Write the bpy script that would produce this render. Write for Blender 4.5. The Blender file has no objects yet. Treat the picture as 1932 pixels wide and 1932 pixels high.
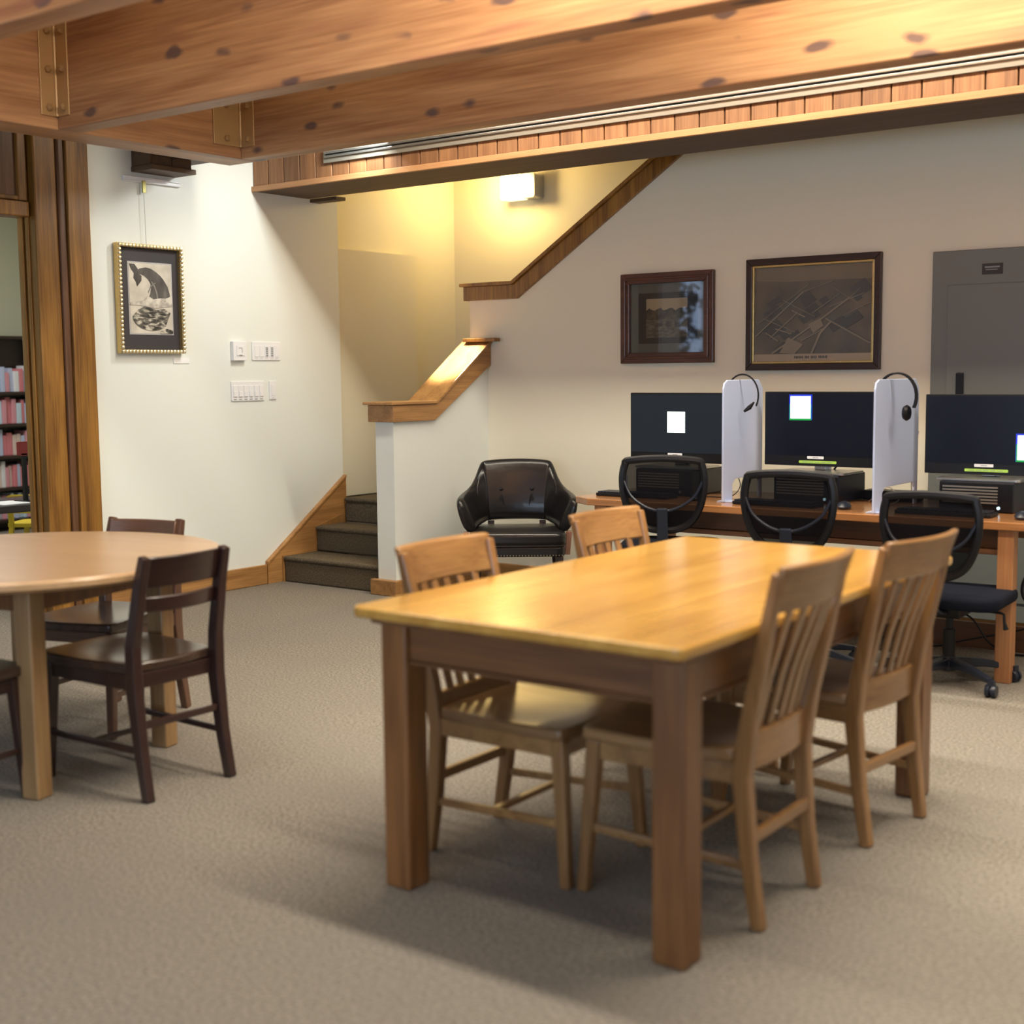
import bpy, bmesh, math, random
from mathutils import Vector, Matrix
random.seed(7)
PI = math.pi
scn = bpy.context.scene
col = scn.collection

# ------------------------------------------------------------------ camera
YAW, PITCH, ROLL, F, CAMZ = 0.64206532, 0.10395905, -0.00998872, 2527.2282, 1.355
fw = Vector((-math.sin(YAW)*math.cos(PITCH), math.cos(YAW)*math.cos(PITCH), -math.sin(PITCH)))
r0 = Vector((math.cos(YAW), math.sin(YAW), 0)); u0 = r0.cross(fw)
rr = r0*math.cos(ROLL) + u0*math.sin(ROLL); uu = rr.cross(fw)
cam = bpy.data.cameras.new('camera'); camo = bpy.data.objects.new('camera', cam); col.objects.link(camo)
camo.matrix_world = Matrix(((rr.x, uu.x, -fw.x, 0), (rr.y, uu.y, -fw.y, 0), (rr.z, uu.z, -fw.z, CAMZ), (0, 0, 0, 1)))
cam.sensor_fit = 'HORIZONTAL'; cam.sensor_width = 36; cam.lens = 36*F/1932
cam.clip_start = .05; cam.clip_end = 100
cam.dof.use_dof = True; cam.dof.focus_distance = 7.4; cam.dof.aperture_fstop = 1.9
scn.camera = camo

# ------------------------------------------------------------------ world, lights, exposure
w = bpy.data.worlds.new('world'); scn.world = w; w.use_nodes = True
bg = w.node_tree.nodes['Background']; bg.inputs[0].default_value = (.50, .68, 1, 1); bg.inputs[1].default_value = 4
scn.view_settings.view_transform = 'Standard'; scn.view_settings.look = 'None'
scn.view_settings.gamma = 1; scn.view_settings.use_curve_mapping = False
scn.view_settings.exposure = -0.18

def area(name, loc, size, power, color, rot=(0, 0, 0), spread=PI):
    l = bpy.data.lights.new(name, 'AREA'); l.shape = 'RECTANGLE'; l.size, l.size_y = size
    l.energy = power; l.color = color; l.spread = spread
    o = bpy.data.objects.new(name, l); o.location = loc; o.rotation_euler = rot; col.objects.link(o); return o

WARM = (1, .915, .745)
# lamps: x centre, y, z, length, watts, label
LAMPS = [(-4.3, 5.38, 3.22, 1.5, 50, 'ceiling lamp before the soffit, over the stair foot'), (-2.5, 5.38, 3.22, 1.9, 75, 'ceiling lamp before the soffit, over the computer desk'), (-.2, 5.38, 3.22, 2.3, 55, 'ceiling lamp before the soffit, right of the view'),
         (-3.9, 4.28, 3.24, 1.4, 4, 'ceiling lamp in the bay behind the wide knotty beam'), (-1.1, 4.28, 3.24, 2.4, 108, 'ceiling lamp in the bay behind the wide beam, right of the view'),
         (-4.0, 3.1, 3.24, 1.4, 6, 'ceiling lamp over the gap between the tables'), (-1.7, 3.1, 3.24, 2.2, 135, 'ceiling lamp right of the library table'),
         (-3.6, 1.9, 3.24, 1.6, 15, 'ceiling lamp left of the camera'), (-.8, 1.9, 3.24, 2.4, 30, 'ceiling lamp just ahead of the camera'), (-1.2, -.6, 3.24, 2.4, 10, 'ceiling lamp behind the camera')]
for k, (x, y, z, ln, p, lb) in enumerate(LAMPS):
    area('ceiling_lamp_light', (x, y, z-.025), (ln, .10 if z < 3 else .16), p, WARM)
pw = area('picture_spot_light', (-5.38, 5.80, 2.78), (.12, .09), 13, (.96, 1, .95))
pw.rotation_euler = Vector((-.60, -.22, -.78)).to_track_quat('-Z', 'Y').to_euler()
# daylight through the windows behind the camera
area('daylight_area', (-1.2, -3.38, 1.55), (5.4, 1.7), 125, (.74, .87, 1), (PI/2, 0, 0))
area('daylight_area', (-9.0, 5.0, 3.1), (1.6, 1.6), 110, (1, .98, .93))  # overhead area light inside the room beyond the doorway, no window there
# ------------------------------------------------------------------ materials
def newmat(name):
    m = bpy.data.materials.new(name); m.use_nodes = True
    return m, m.node_tree, m.node_tree.nodes['Principled BSDF']
def plain(name, c, rough=.5, metal=0, coat=0, emit=None, es=0, bump=0, bscale=60, var=0, spec=.5):
    m, t, b = newmat(name)
    b.inputs['Base Color'].default_value = (*c, 1); b.inputs['Roughness'].default_value = rough
    b.inputs['Metallic'].default_value = metal; b.inputs['Coat Weight'].default_value = coat
    b.inputs['Specular IOR Level'].default_value = spec
    if emit: b.inputs['Emission Color'].default_value = (*emit, 1); b.inputs['Emission Strength'].default_value = es
    if bump or var:
        tc = t.nodes.new('ShaderNodeTexCoord'); n = t.nodes.new('ShaderNodeTexNoise')
        n.inputs['Scale'].default_value = bscale; n.inputs['Detail'].default_value = 5
        t.links.new(tc.outputs['Object'], n.inputs['Vector'])
        if bump:
            bp = t.nodes.new('ShaderNodeBump'); bp.inputs['Strength'].default_value = bump; bp.inputs['Distance'].default_value = .01
            t.links.new(n.outputs['Fac'], bp.inputs['Height']); t.links.new(bp.outputs['Normal'], b.inputs['Normal'])
        if var:
            mx = t.nodes.new('ShaderNodeMix'); mx.data_type = 'RGBA'
            mx.inputs['A'].default_value = (*[max(0, v*(1-var)) for v in c], 1); mx.inputs['B'].default_value = (*[min(1, v*(1+var)) for v in c], 1)
            t.links.new(n.outputs['Fac'], mx.inputs['Factor']); t.links.new(mx.outputs['Result'], b.inputs['Base Color'])
    return m
def wood(name, dark, light, axis=2, rough=.4, coat=0., knots=0, scale=1., knotcol=(.05, .035, .045), bump=.08, rnd=.12, fine=1.):
    m, t, b = newmat(name)
    N, L = t.nodes, t.links
    tc = N.new('ShaderNodeTexCoord'); oi = N.new('ShaderNodeObjectInfo')
    ad = N.new('ShaderNodeVectorMath'); ad.operation = 'ADD'
    cb = N.new('ShaderNodeCombineXYZ'); ml = N.new('ShaderNodeMath'); ml.operation = 'MULTIPLY'; ml.inputs[1].default_value = 17.3
    L.new(oi.outputs['Random'], ml.inputs[0])
    for k in range(3): L.new(ml.outputs[0], cb.inputs[k])
    L.new(tc.outputs['Object'], ad.inputs[0]); L.new(cb.outputs[0], ad.inputs[1])
    def mapped(along, across):
        mp = N.new('ShaderNodeMapping'); s = [across]*3; s[axis] = along; mp.inputs['Scale'].default_value = s
        L.new(ad.outputs[0], mp.inputs['Vector']); return mp
    m1 = mapped(.8*scale, 9*scale); n1 = N.new('ShaderNodeTexNoise'); n1.inputs['Scale'].default_value = 1.6
    n1.inputs['Detail'].default_value = 4; n1.inputs['Distortion'].default_value = .6; L.new(m1.outputs[0], n1.inputs['Vector'])
    m2 = mapped(3*scale, 90*scale*fine); n2 = N.new('ShaderNodeTexNoise'); n2.inputs['Scale'].default_value = 1.5
    n2.inputs['Detail'].default_value = 3; L.new(m2.outputs[0], n2.inputs['Vector'])
    mi = N.new('ShaderNodeMix'); mi.data_type = 'FLOAT'; mi.inputs['Factor'].default_value = .4
    L.new(n1.outputs['Fac'], mi.inputs['A']); L.new(n2.outputs['Fac'], mi.inputs['B'])
    rp = N.new('ShaderNodeValToRGB'); rp.color_ramp.elements[0].position = .33; rp.color_ramp.elements[1].position = .64
    rp.color_ramp.elements[0].color = (*dark, 1); rp.color_ramp.elements[1].color = (*light, 1)
    L.new(mi.outputs['Result'], rp.inputs['Fac'])
    out = rp.outputs['Color']
    hs = N.new('ShaderNodeHueSaturation'); mr = N.new('ShaderNodeMapRange'); mr.inputs['To Min'].default_value = 1-rnd; mr.inputs['To Max'].default_value = 1+rnd
    L.new(oi.outputs['Random'], mr.inputs['Value']); L.new(mr.outputs[0], hs.inputs['Value']); L.new(out, hs.inputs['Color']); out = hs.outputs['Color']
    if knots:
        ks = [knots*1.0]*3; ks[axis] = knots*.42
        nz = N.new('ShaderNodeTexNoise'); nz.inputs['Scale'].default_value = 6; L.new(tc.outputs['Object'], nz.inputs['Vector'])
        mp = N.new('ShaderNodeMapping'); mp.inputs['Scale'].default_value = ks
        mv = N.new('ShaderNodeMix'); mv.data_type = 'VECTOR'; mv.inputs['Factor'].default_value = .06
        L.new(ad.outputs[0], mv.inputs['A']); L.new(nz.outputs['Color'], mv.inputs['B']); L.new(mv.outputs['Result'], mp.inputs['Vector'])
        vo = N.new('ShaderNodeTexVoronoi'); vo.inputs['Scale'].default_value = 1; L.new(mp.outputs[0], vo.inputs['Vector'])
        kr = N.new('ShaderNodeValToRGB'); kr.color_ramp.elements[0].position = .12; kr.color_ramp.elements[0].color = (1, 1, 1, 1)
        kr.color_ramp.elements[1].position = .21; kr.color_ramp.elements[1].color = (0, 0, 0, 1)
        L.new(vo.outputs['Distance'], kr.inputs['Fac'])
        kk = N.new('ShaderNodeMath'); kk.operation = 'MULTIPLY'; kk.inputs[1].default_value = .8; L.new(kr.outputs['Color'], kk.inputs[0])
        km = N.new('ShaderNodeMix'); km.data_type = 'RGBA'; km.inputs['B'].default_value = (*knotcol, 1)
        L.new(kk.outputs[0], km.inputs['Factor']); L.new(out, km.inputs['A']); out = km.outputs['Result']
        # streaks running away from the knots
        mp3 = mapped(.9, 7); n3 = N.new('ShaderNodeTexNoise'); n3.inputs['Scale'].default_value = 1.3; n3.inputs['Detail'].default_value = 2; L.new(mp3.outputs[0], n3.inputs['Vector'])
        r3 = N.new('ShaderNodeValToRGB'); r3.color_ramp.elements[0].position = .60; r3.color_ramp.elements[0].color = (0, 0, 0, 1); r3.color_ramp.elements[1].position = .70; r3.color_ramp.elements[1].color = (.55, .55, .55, 1)
        L.new(n3.outputs['Fac'], r3.inputs['Fac'])
        k3 = N.new('ShaderNodeMix'); k3.data_type = 'RGBA'; k3.inputs['B'].default_value = (.22, .08, .05, 1)
        L.new(r3.outputs['Color'], k3.inputs['Factor']); L.new(out, k3.inputs['A']); out = k3.outputs['Result']
    L.new(out, b.inputs['Base Color'])
    b.inputs['Roughness'].default_value = rough; b.inputs['Coat Weight'].default_value = coat; b.inputs['Coat Roughness'].default_value = .25
    bp = N.new('ShaderNodeBump'); bp.inputs['Strength'].default_value = bump; bp.inputs['Distance'].default_value = .004
    L.new(mi.outputs['Result'], bp.inputs['Height']); L.new(bp.outputs['Normal'], b.inputs['Normal'])
    return m
BD, BL = (.25, .105, .040), (.50, .27, .125)
M = {}
M['beam_x'] = wood('beam wood', BD, BL, 0, .5, .08, knots=8, scale=.55)
M['beam_y'] = wood('crossbeam wood', BD, BL, 1, .5, .08, knots=8, scale=.55)
M['plank'] = wood('cedar plank', (.15, .062, .024), (.30, .145, .062), 2, .55, 0, rnd=.22)
M['lip'] = wood('cedar lip', (.36, .17, .07), (.44, .24, .11), 0, .5, 0)
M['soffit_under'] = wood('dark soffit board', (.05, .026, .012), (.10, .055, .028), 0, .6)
M['oak_z'] = wood('oak upright', (.22, .10, .03), (.45, .235, .075), 2, .38, .15)
M['oak_y'] = wood('oak along', (.24, .11, .035), (.47, .245, .085), 1, .36, .15)
M['oak_x'] = wood('oak across', (.24, .11, .035), (.47, .245, .085), 0, .36, .15)
M['casing'] = wood('old oak casing', (.12, .046, .008), (.36, .17, .030), 2, .38, .2, rnd=.2)
M['casing_dark'] = wood('old oak panel', (.07, .03, .012), (.15, .065, .028), 2, .4, .2)
M['top_y'] = wood('honey oak tabletop', (.42, .205, .035), (.60, .34, .075), 1, .20, .5, bump=.03, scale=.9, fine=.6)
M['top_round'] = wood('tan round tabletop', (.40, .235, .11), (.50, .315, .165), 0, .30, .3, bump=.02)
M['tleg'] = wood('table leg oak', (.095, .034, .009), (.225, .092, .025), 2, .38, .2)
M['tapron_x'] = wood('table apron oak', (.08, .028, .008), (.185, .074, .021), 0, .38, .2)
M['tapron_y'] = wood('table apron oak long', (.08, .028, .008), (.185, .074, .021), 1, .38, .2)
M['rleg'] = wood('round table leg', (.20, .11, .045), (.34, .20, .085), 2, .4, .15)
M['ch_z'] = wood('chair oak', (.145, .063, .019), (.285, .142, .047), 2, .34, .3)
M['ch_x'] = wood('chair oak rail', (.16, .072, .022), (.31, .16, .055), 0, .32, .35)
M['ch_seat'] = wood('chair oak seat', (.16, .08, .03), (.28, .15, .06), 1, .28, .4)
M['dk_z'] = wood('dark chair wood', (.016, .006, .005), (.034, .014, .011), 2, .3, .4)
M['dk_x'] = wood('dark chair rail', (.016, .006, .005), (.034, .014, .011), 0, .3, .4)
M['dk_seat'] = wood('dark chair seat', (.03, .015, .010), (.06, .033, .022), 1, .24, .5)
M['br_x'] = wood('brown chair rail', (.07, .032, .018), (.12, .058, .034), 0, .28, .4)
M['br_z'] = wood('brown chair wood', (.07, .03, .018), (.12, .055, .03), 2, .3, .4)
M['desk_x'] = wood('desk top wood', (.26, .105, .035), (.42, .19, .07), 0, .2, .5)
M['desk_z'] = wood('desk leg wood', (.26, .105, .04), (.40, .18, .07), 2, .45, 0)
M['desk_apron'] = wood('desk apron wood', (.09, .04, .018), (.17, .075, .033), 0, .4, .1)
M['wall'] = plain('painted wall', (.74, .77, .74), .75, bump=.03, bscale=180, var=.015)
M['wall_back'] = plain('warm lit back wall paint', (.75, .71, .58), .75, bump=.03, bscale=180, var=.015)  # left wall's off-white paint again, with the warm light put into its colour
M['wall_stair'] = plain('stairwell paint', (.70, .66, .53), .75, bump=.03, bscale=180, var=.015)
M['wall_other'] = plain('grey green wall', (.50, .50, .37), .8)
M['ceiling'] = plain('white ceiling', (.75, .72, .66), .8, bump=.05, bscale=90)
M['white'] = plain('white plastic', (.78, .79, .82), .35)
M['white_paper'] = plain('white paper', (.82, .83, .85), .7)
M['grey_mark'] = plain('grey mark', (.25, .27, .28), .6)
M['pale_mark'] = plain('pale grey mark', (.55, .57, .6), .6)
M['bracket'] = plain('tan painted steel', (.42, .255, .11), .38, .25, var=.05, bscale=20)
M['bolt'] = plain('tan bolt', (.36, .21, .09), .35, .3)
M['silver'] = plain('brushed aluminium', (.50, .50, .49), .28, .9)
M['slotgrey'] = plain('vent grey', (.30, .28, .24), .4, .5)
M['black'] = plain('black plastic', (.007, .007, .009), .42, spec=.3)
M['blackgap'] = plain('black gap', (.004, .004, .004), .8)
M['cloth_dark'] = plain('dark navy seat cloth', (.006, .008, .016), .9, bump=.3, bscale=400, spec=.15)
M['blue_black'] = plain('blue black plastic', (.012, .016, .028), .34, spec=.4)
M['leather'] = plain('black brown leather', (.010, .009, .010), .30, coat=.12, spec=.4, bump=.12, bscale=22)
M['piping'] = plain('leather piping', (.02, .015, .014), .35)
M['nail'] = plain('brass nail', (.30, .24, .15), .35, .8)
M['armwood'] = wood('reddish arm wood', (.20, .085, .05), (.38, .2, .14), 2, .3, .3)
M['cabinet'] = plain('grey painted steel', (.155, .165, .155), .5, 0)
M['cabinet_seam'] = plain('cabinet seam', (.06, .06, .06), .6)
M['mahog'] = wood('mahogany frame', (.055, .018, .010), (.11, .038, .020), 0, .3, .15)
M['darkframe'] = wood('near black frame', (.022, .009, .007), (.045, .018, .012), 0, .33, .1)
M['gold'] = plain('gold leaf', (.62, .45, .18), .3, .75, var=.2, bscale=60)
M['goldbright'] = plain('pale gold bead', (.80, .74, .55), .25, .7)
M['mat_black'] = plain('black mat board', (.032, .028, .034), .6)
M['mat_grey'] = plain('grey green mat board', (.10, .10, .08), .55)
M['mat_dark'] = plain('inner dark mat board', (.022, .021, .02), .55)
M['panelwhite'] = plain('white acrylic', (.56, .65, .90), .35)
M['green_label'] = plain('lime label', (.42, .68, .10), .5)
M['screen_dark'] = plain('dark screen', (.010, .012, .016), .3, emit=(.02, .032, .045), es=.35, spec=.25)
M['screen_dark2'] = plain('darker screen', (.005, .006, .010), .3, emit=(.010, .013, .028), es=.2, spec=.2)
M['screen_white'] = plain('lit window', (.8, .9, .9), .4, emit=(.85, 1, .97), es=1.6)
M['screen_blue'] = plain('lit blue edge', (.0, .0, .2), .4, emit=(.02, .06, .75), es=.9)
M['screen_green'] = plain('lit green edge', (.0, .1, .0), .4, emit=(.02, .5, .12), es=.7)
M['led'] = plain('led', (.5, .8, 1), .4, emit=(.5, .85, 1), es=2.5)
M['lampglass'] = plain('lamp diffuser', (.9, .85, .7), .5, emit=(1, .86, .5), es=2.0)
M['tube'] = plain('lamp tube', (.9, .9, .85), .5, emit=(1, .9, .72), es=2)
M['brass'] = plain('brass clip', (.35, .33, .12), .35, .6)
M['steel'] = plain('thin steel', (.35, .35, .34), .4, .6)
M['yellow'] = plain('yellow plastic', (.55, .42, .02), .5)
M['red'] = plain('red card', (.32, .035, .03), .5)
M['oldpaper'] = plain('old paper', (.44, .33, .20), .6, var=.1, bscale=15)

def carpet(name, c1, c2, c3, sc):
    m, t, b = newmat(name); N, L = t.nodes, t.links
    tc = N.new('ShaderNodeTexCoord')
    n1 = N.new('ShaderNodeTexNoise'); n1.inputs['Scale'].default_value = sc; n1.inputs['Detail'].default_value = 2
    n2 = N.new('ShaderNodeTexNoise'); n2.inputs['Scale'].default_value = 2.2; n2.inputs['Detail'].default_value = 3
    vo = N.new('ShaderNodeTexVoronoi'); vo.inputs['Scale'].default_value = sc*.7
    for n in (n1, n2, vo): L.new(tc.outputs['Object'], n.inputs['Vector'])
    r = N.new('ShaderNodeValToRGB'); e = r.color_ramp.elements; e[0].position = .36; e[0].color = (*c1, 1); e[1].position = .64; e[1].color = (*c2, 1)
    L.new(n1.outputs['Fac'], r.inputs['Fac'])
    mx = N.new('ShaderNodeMix'); mx.data_type = 'RGBA'; mx.inputs['B'].default_value = (*c3, 1)
    mr = N.new('ShaderNodeMapRange'); mr.inputs['From Min'].default_value = .35; mr.inputs['From Max'].default_value = .7; mr.inputs['To Max'].default_value = .55
    L.new(n2.outputs['Fac'], mr.inputs['Value']); L.new(mr.outputs[0], mx.inputs['Factor']); L.new(r.outputs['Color'], mx.inputs['A'])
    L.new(mx.outputs['Result'], b.inputs['Base Color']); b.inputs['Roughness'].default_value = .95; b.inputs['Specular IOR Level'].default_value = .15
    bp = N.new('ShaderNodeBump'); bp.inputs['Strength'].default_value = .35; bp.inputs['Distance'].default_value = .004
    L.new(vo.outputs['Distance'], bp.inputs['Height']); L.new(bp.outputs['Normal'], b.inputs['Normal'])
    return m
M['carpet'] = carpet('loop carpet', (.130, .113, .092), (.265, .236, .200), (.18, .160, .140), 95)
M['stair_carpet'] = carpet('stair carpet', (.075, .058, .038), (.15, .12, .082), (.10, .08, .055), 120)

def meshmat():
    m, t, b = newmat('chair mesh fabric'); N, L = t.nodes, t.links
    b.inputs['Base Color'].default_value = (.005, .005, .007, 1); b.inputs['Roughness'].default_value = .9; b.inputs['Specular IOR Level'].default_value = .1
    tr = N.new('ShaderNodeBsdfTransparent'); mx = N.new('ShaderNodeMixShader'); mx.inputs[0].default_value = .91
    L.new(tr.outputs[0], mx.inputs[1]); L.new(b.outputs[0], mx.inputs[2]); L.new(mx.outputs[0], N['Material Output'].inputs['Surface'])
    return m
M['mesh'] = meshmat()
def glassmat():
    m, t, b = newmat('picture glass'); N, L = t.nodes, t.links
    tr = N.new('ShaderNodeBsdfTransparent'); gl = N.new('ShaderNodeBsdfGlossy'); gl.inputs['Roughness'].default_value = .03
    fr = N.new('ShaderNodeFresnel'); fr.inputs['IOR'].default_value = 1.5
    mx = N.new('ShaderNodeMixShader'); L.new(fr.outputs[0], mx.inputs[0]); L.new(tr.outputs[0], mx.inputs[1]); L.new(gl.outputs[0], mx.inputs[2])
    L.new(mx.outputs[0], N['Material Output'].inputs['Surface']); return m
M['glass'] = glassmat()
def printmat(name, stops, scale, det=6, dist=0, stretch=(1, 1, 1)):
    m, t, b = newmat(name); N, L = t.nodes, t.links
    tc = N.new('ShaderNodeTexCoord'); mp = N.new('ShaderNodeMapping'); mp.inputs['Scale'].default_value = stretch
    n = N.new('ShaderNodeTexNoise'); n.inputs['Scale'].default_value = scale; n.inputs['Detail'].default_value = det; n.inputs['Distortion'].default_value = dist
    L.new(tc.outputs['Object'], mp.inputs[0]); L.new(mp.outputs[0], n.inputs['Vector'])
    r = N.new('ShaderNodeValToRGB'); e = r.color_ramp.elements
    e[0].position, e[0].color = stops[0][0], (*stops[0][1], 1); e[1].position, e[1].color = stops[-1][0], (*stops[-1][1], 1)
    for p, c in stops[1:-1]: q = e.new(p); q.color = (*c, 1)
    L.new(n.outputs['Fac'], r.inputs['Fac']); L.new(r.outputs['Color'], b.inputs['Base Color']); b.inputs['Roughness'].default_value = .5
    return m
M['pr_sky'] = printmat('print sky wash', [(.3, (.42, .39, .34)), (.6, (.62, .58, .50))], 9)
M['pr_whale'] = printmat('print whale', [(.35, (.025, .022, .022)), (.55, (.10, .09, .085)), (.7, (.3, .28, .25))], 7, stretch=(1, 1, .5))
M['pr_sea'] = printmat('print sea', [(.4, (.025, .024, .022)), (.52, (.14, .13, .11)), (.62, (.5, .47, .4))], 16, dist=.8, stretch=(1, 1, 3))
M['pr_mid'] = printmat('print mid grey', [(.3, (.16, .15, .14)), (.7, (.27, .25, .23))], 15)
M['pr_foam'] = printmat('print foam', [(.4, (.35, .32, .28)), (.6, (.62, .59, .52))], 22)
M['pr_border'] = plain('print border', (.40, .39, .40), .6)
M['pr_field'] = printmat('aerial fields', [(.3, (.085, .060, .030)), (.5, (.13, .09, .045)), (.7, (.18, .125, .062))], 6, 3)
M['pr_road'] = plain('aerial road', (.29, .22, .13), .6)
M['pr_hazy'] = printmat('aerial haze', [(.3, (.18, .13, .065)), (.7, (.24, .175, .095))], 4)
M['pr_patch'] = printmat('aerial woods', [(.3, (.05, .04, .022)), (.7, (.085, .062, .034))], 14)
M['pr_treesky'] = plain('sepia sky', (.36, .29, .17), .6)
M['pr_trees'] = printmat('sepia trees', [(.4, (.035, .03, .02)), (.7, (.10, .085, .055))], 28)
M['pr_ground'] = printmat('sepia ground', [(.4, (.07, .06, .04)), (.65, (.16, .14, .09))], 30, stretch=(1, 1, 2))

# ------------------------------------------------------------------ mesh helpers
class MB:
    def __init__(s): s.v, s.f, s.m, s.cur = [], [], [], 0
    def add(s, vs, fs):
        n = len(s.v); s.v += [tuple(v) for v in vs]; s.f += [tuple(i+n for i in f) for f in fs]; s.m += [s.cur]*len(fs); return s
    def box(s, x0, x1, y0, y1, z0, z1, mat=None):
        vs = [Vector((x, y, z)) for z in (z0, z1) for y in (y0, y1) for x in (x0, x1)]
        if mat: vs = [mat @ v for v in vs]
        return s.add(vs, [(0, 2, 3, 1), (4, 5, 7, 6), (0, 1, 5, 4), (2, 6, 7, 3), (0, 4, 6, 2), (1, 3, 7, 5)])
    def bar(s, p0, p1, w, d, w1=None, d1=None, ref=(1, 0, 0)):
        """box beam from p0 to p1; w measured along ref, d across"""
        p0, p1 = Vector(p0), Vector(p1); a = (p1-p0).normalized(); x = Vector(ref); x = (x-a*x.dot(a)).normalized(); y = a.cross(x)
        w1 = w1 or w; d1 = d1 or d; vs = []
        for p, ww, dd in ((p0, w, d), (p1, w1, d1)):
            for sx, sy in ((-1, -1), (1, -1), (1, 1), (-1, 1)): vs.append(p + x*sx*ww/2 + y*sy*dd/2)
        return s.add(vs, [(3, 2, 1, 0), (4, 5, 6, 7), (0, 1, 5, 4), (1, 2, 6, 5), (2, 3, 7, 6), (3, 0, 4, 7)])
    def path(s, pts, w, d, ref=(1, 0, 0)):
        """rectangular section swept along pts (w along ref)"""
        pts = [Vector(p) for p in pts]; vs = []; n = len(pts)
        W = w if isinstance(w, (list, tuple)) else [w]*n; D = d if isinstance(d, (list, tuple)) else [d]*n
        for i, p in enumerate(pts):
            a = (pts[min(i+1, n-1)] - pts[max(i-1, 0)]).normalized(); x = Vector(ref); x = (x-a*x.dot(a)).normalized(); y = a.cross(x)
            for sx, sy in ((-1, -1), (1, -1), (1, 1), (-1, 1)): vs.append(p + x*sx*W[i]/2 + y*sy*D[i]/2)
        fs = [(3, 2, 1, 0), tuple(4*(n-1)+k for k in range(4))]
        for i in range(n-1):
            for k in range(4): fs.append((4*i+k, 4*i+(k+1) % 4, 4*i+4+(k+1) % 4, 4*i+4+k))
        return s.add(vs, fs)
    def tube(s, pts, r, n=8, closed=False, cap=True):
        pts = [Vector(p) for p in pts]; N = len(pts); R = r if isinstance(r, (list, tuple)) else [r]*N; vs = []; prev = None
        for i, p in enumerate(pts):
            if closed: a = (pts[(i+1) % N]-pts[i-1]).normalized()
            else: a = (pts[min(i+1, N-1)]-pts[max(i-1, 0)]).normalized()
            if prev is None:
                x = Vector((0, 0, 1)) if abs(a.z) < .9 else Vector((1, 0, 0))
            else: x = prev
            x = (x-a*x.dot(a)).normalized(); prev = x; y = a.cross(x)
            for k in range(n): t = 2*PI*k/n; vs.append(p+x*math.cos(t)*R[i]+y*math.sin(t)*R[i])
        fs = []
        for i in range(N if closed else N-1):
            j = (i+1) % N
            for k in range(n): fs.append((i*n+k, i*n+(k+1) % n, j*n+(k+1) % n, j*n+k))
        if not closed and cap: fs += [tuple(range(n))[::-1], tuple((N-1)*n+k for k in range(n))]
        return s.add(vs, fs)
    def lathe(s, prof, n=24, c=(0, 0, 0), axis='z'):
        vs = []; c = Vector(c)
        for r, z in prof:
            for k in range(n):
                t = 2*PI*k/n; a, b_ = r*math.cos(t), r*math.sin(t)
                vs.append(c + (Vector((a, b_, z)) if axis == 'z' else Vector((z, a, b_)) if axis == 'x' else Vector((a, z, b_))))
        fs = []
        for i in range(len(prof)-1):
            for k in range(n): fs.append((i*n+k, i*n+(k+1) % n, (i+1)*n+(k+1) % n, (i+1)*n+k))
        fs += [tuple(range(n))[::-1], tuple((len(prof)-1)*n+k for k in range(n))]
        return s.add(vs, fs)
    def prism(s, poly, a0, a1, plane='xz'):
        """polygon extruded; plane xz -> along y, yz -> along x, xy -> along z"""
        def P(p, a): return {'xz': (p[0], a, p[1]), 'yz': (a, p[0], p[1]), 'xy': (p[0], p[1], a)}[plane]
        n = len(poly); vs = [P(p, a0) for p in poly]+[P(p, a1) for p in poly]
        fs = [tuple(range(n)), tuple(range(n, 2*n))[::-1]]
        for i in range(n): fs.append((i, n+i, n+(i+1) % n, (i+1) % n))
        return s.add(vs, fs)
    def build(s, name, mats, parent=None, bevel=0, smooth=False, sub=0, seg=2, loc=None, rot=None):
        me = bpy.data.meshes.new(name); me.from_pydata(s.v, [], s.f); me.validate()
        bm = bmesh.new(); bm.from_mesh(me); bmesh.ops.recalc_face_normals(bm, faces=bm.faces[:]); bm.to_mesh(me); bm.free()
        mats = mats if isinstance(mats, (list, tuple)) else [mats]
        for m_ in mats: me.materials.append(M[m_] if isinstance(m_, str) else m_)
        if len(mats) > 1 and len(me.polygons) == len(s.m):
            for p, mi in zip(me.polygons, s.m): p.material_index = mi
        if smooth:
            for p in me.polygons: p.use_smooth = True
        o = bpy.data.objects.new(name, me); col.objects.link(o)
        if parent: o.parent = parent
        if loc: o.location = loc
        if rot: o.rotation_euler = rot
        if bevel:
            b = o.modifiers.new('bevel', 'BEVEL'); b.width = bevel; b.segments = seg; b.limit_method = 'ANGLE'; b.angle_limit = .6
        if sub:
            b = o.modifiers.new('sub', 'SUBSURF'); b.levels = b.render_levels = sub
        if smooth and not sub:
            try:
                me.set_sharp_from_angle(angle=.7)
            except Exception: pass
        return o
def box(x0, x1, y0, y1, z0, z1): return MB().box(x0, x1, y0, y1, z0, z1)
def thing(name, label, cat, loc=(0, 0, 0), rz=0, group=None):
    o = bpy.data.objects.new(name, None); col.objects.link(o); o.empty_display_size = .1
    o.location = loc; o.rotation_euler = (0, 0, rz); o['label'] = label; o['category'] = cat
    if group: o['group'] = group
    return o
def tag(o, label, cat, group=None):
    o['label'] = label; o['category'] = cat
    if group: o['group'] = group
    return o
def struct(o, label=None):
    o['kind'] = 'structure'
    if label: o['label'] = label
    return o
def kids(o): return [c for c in bpy.data.objects if c.parent == o]
def copy_tree(o, parent=None):
    ch = kids(o); c = o.copy(); col.objects.link(c); c.parent = parent
    for k in ch: copy_tree(k, c)
    return c
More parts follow.
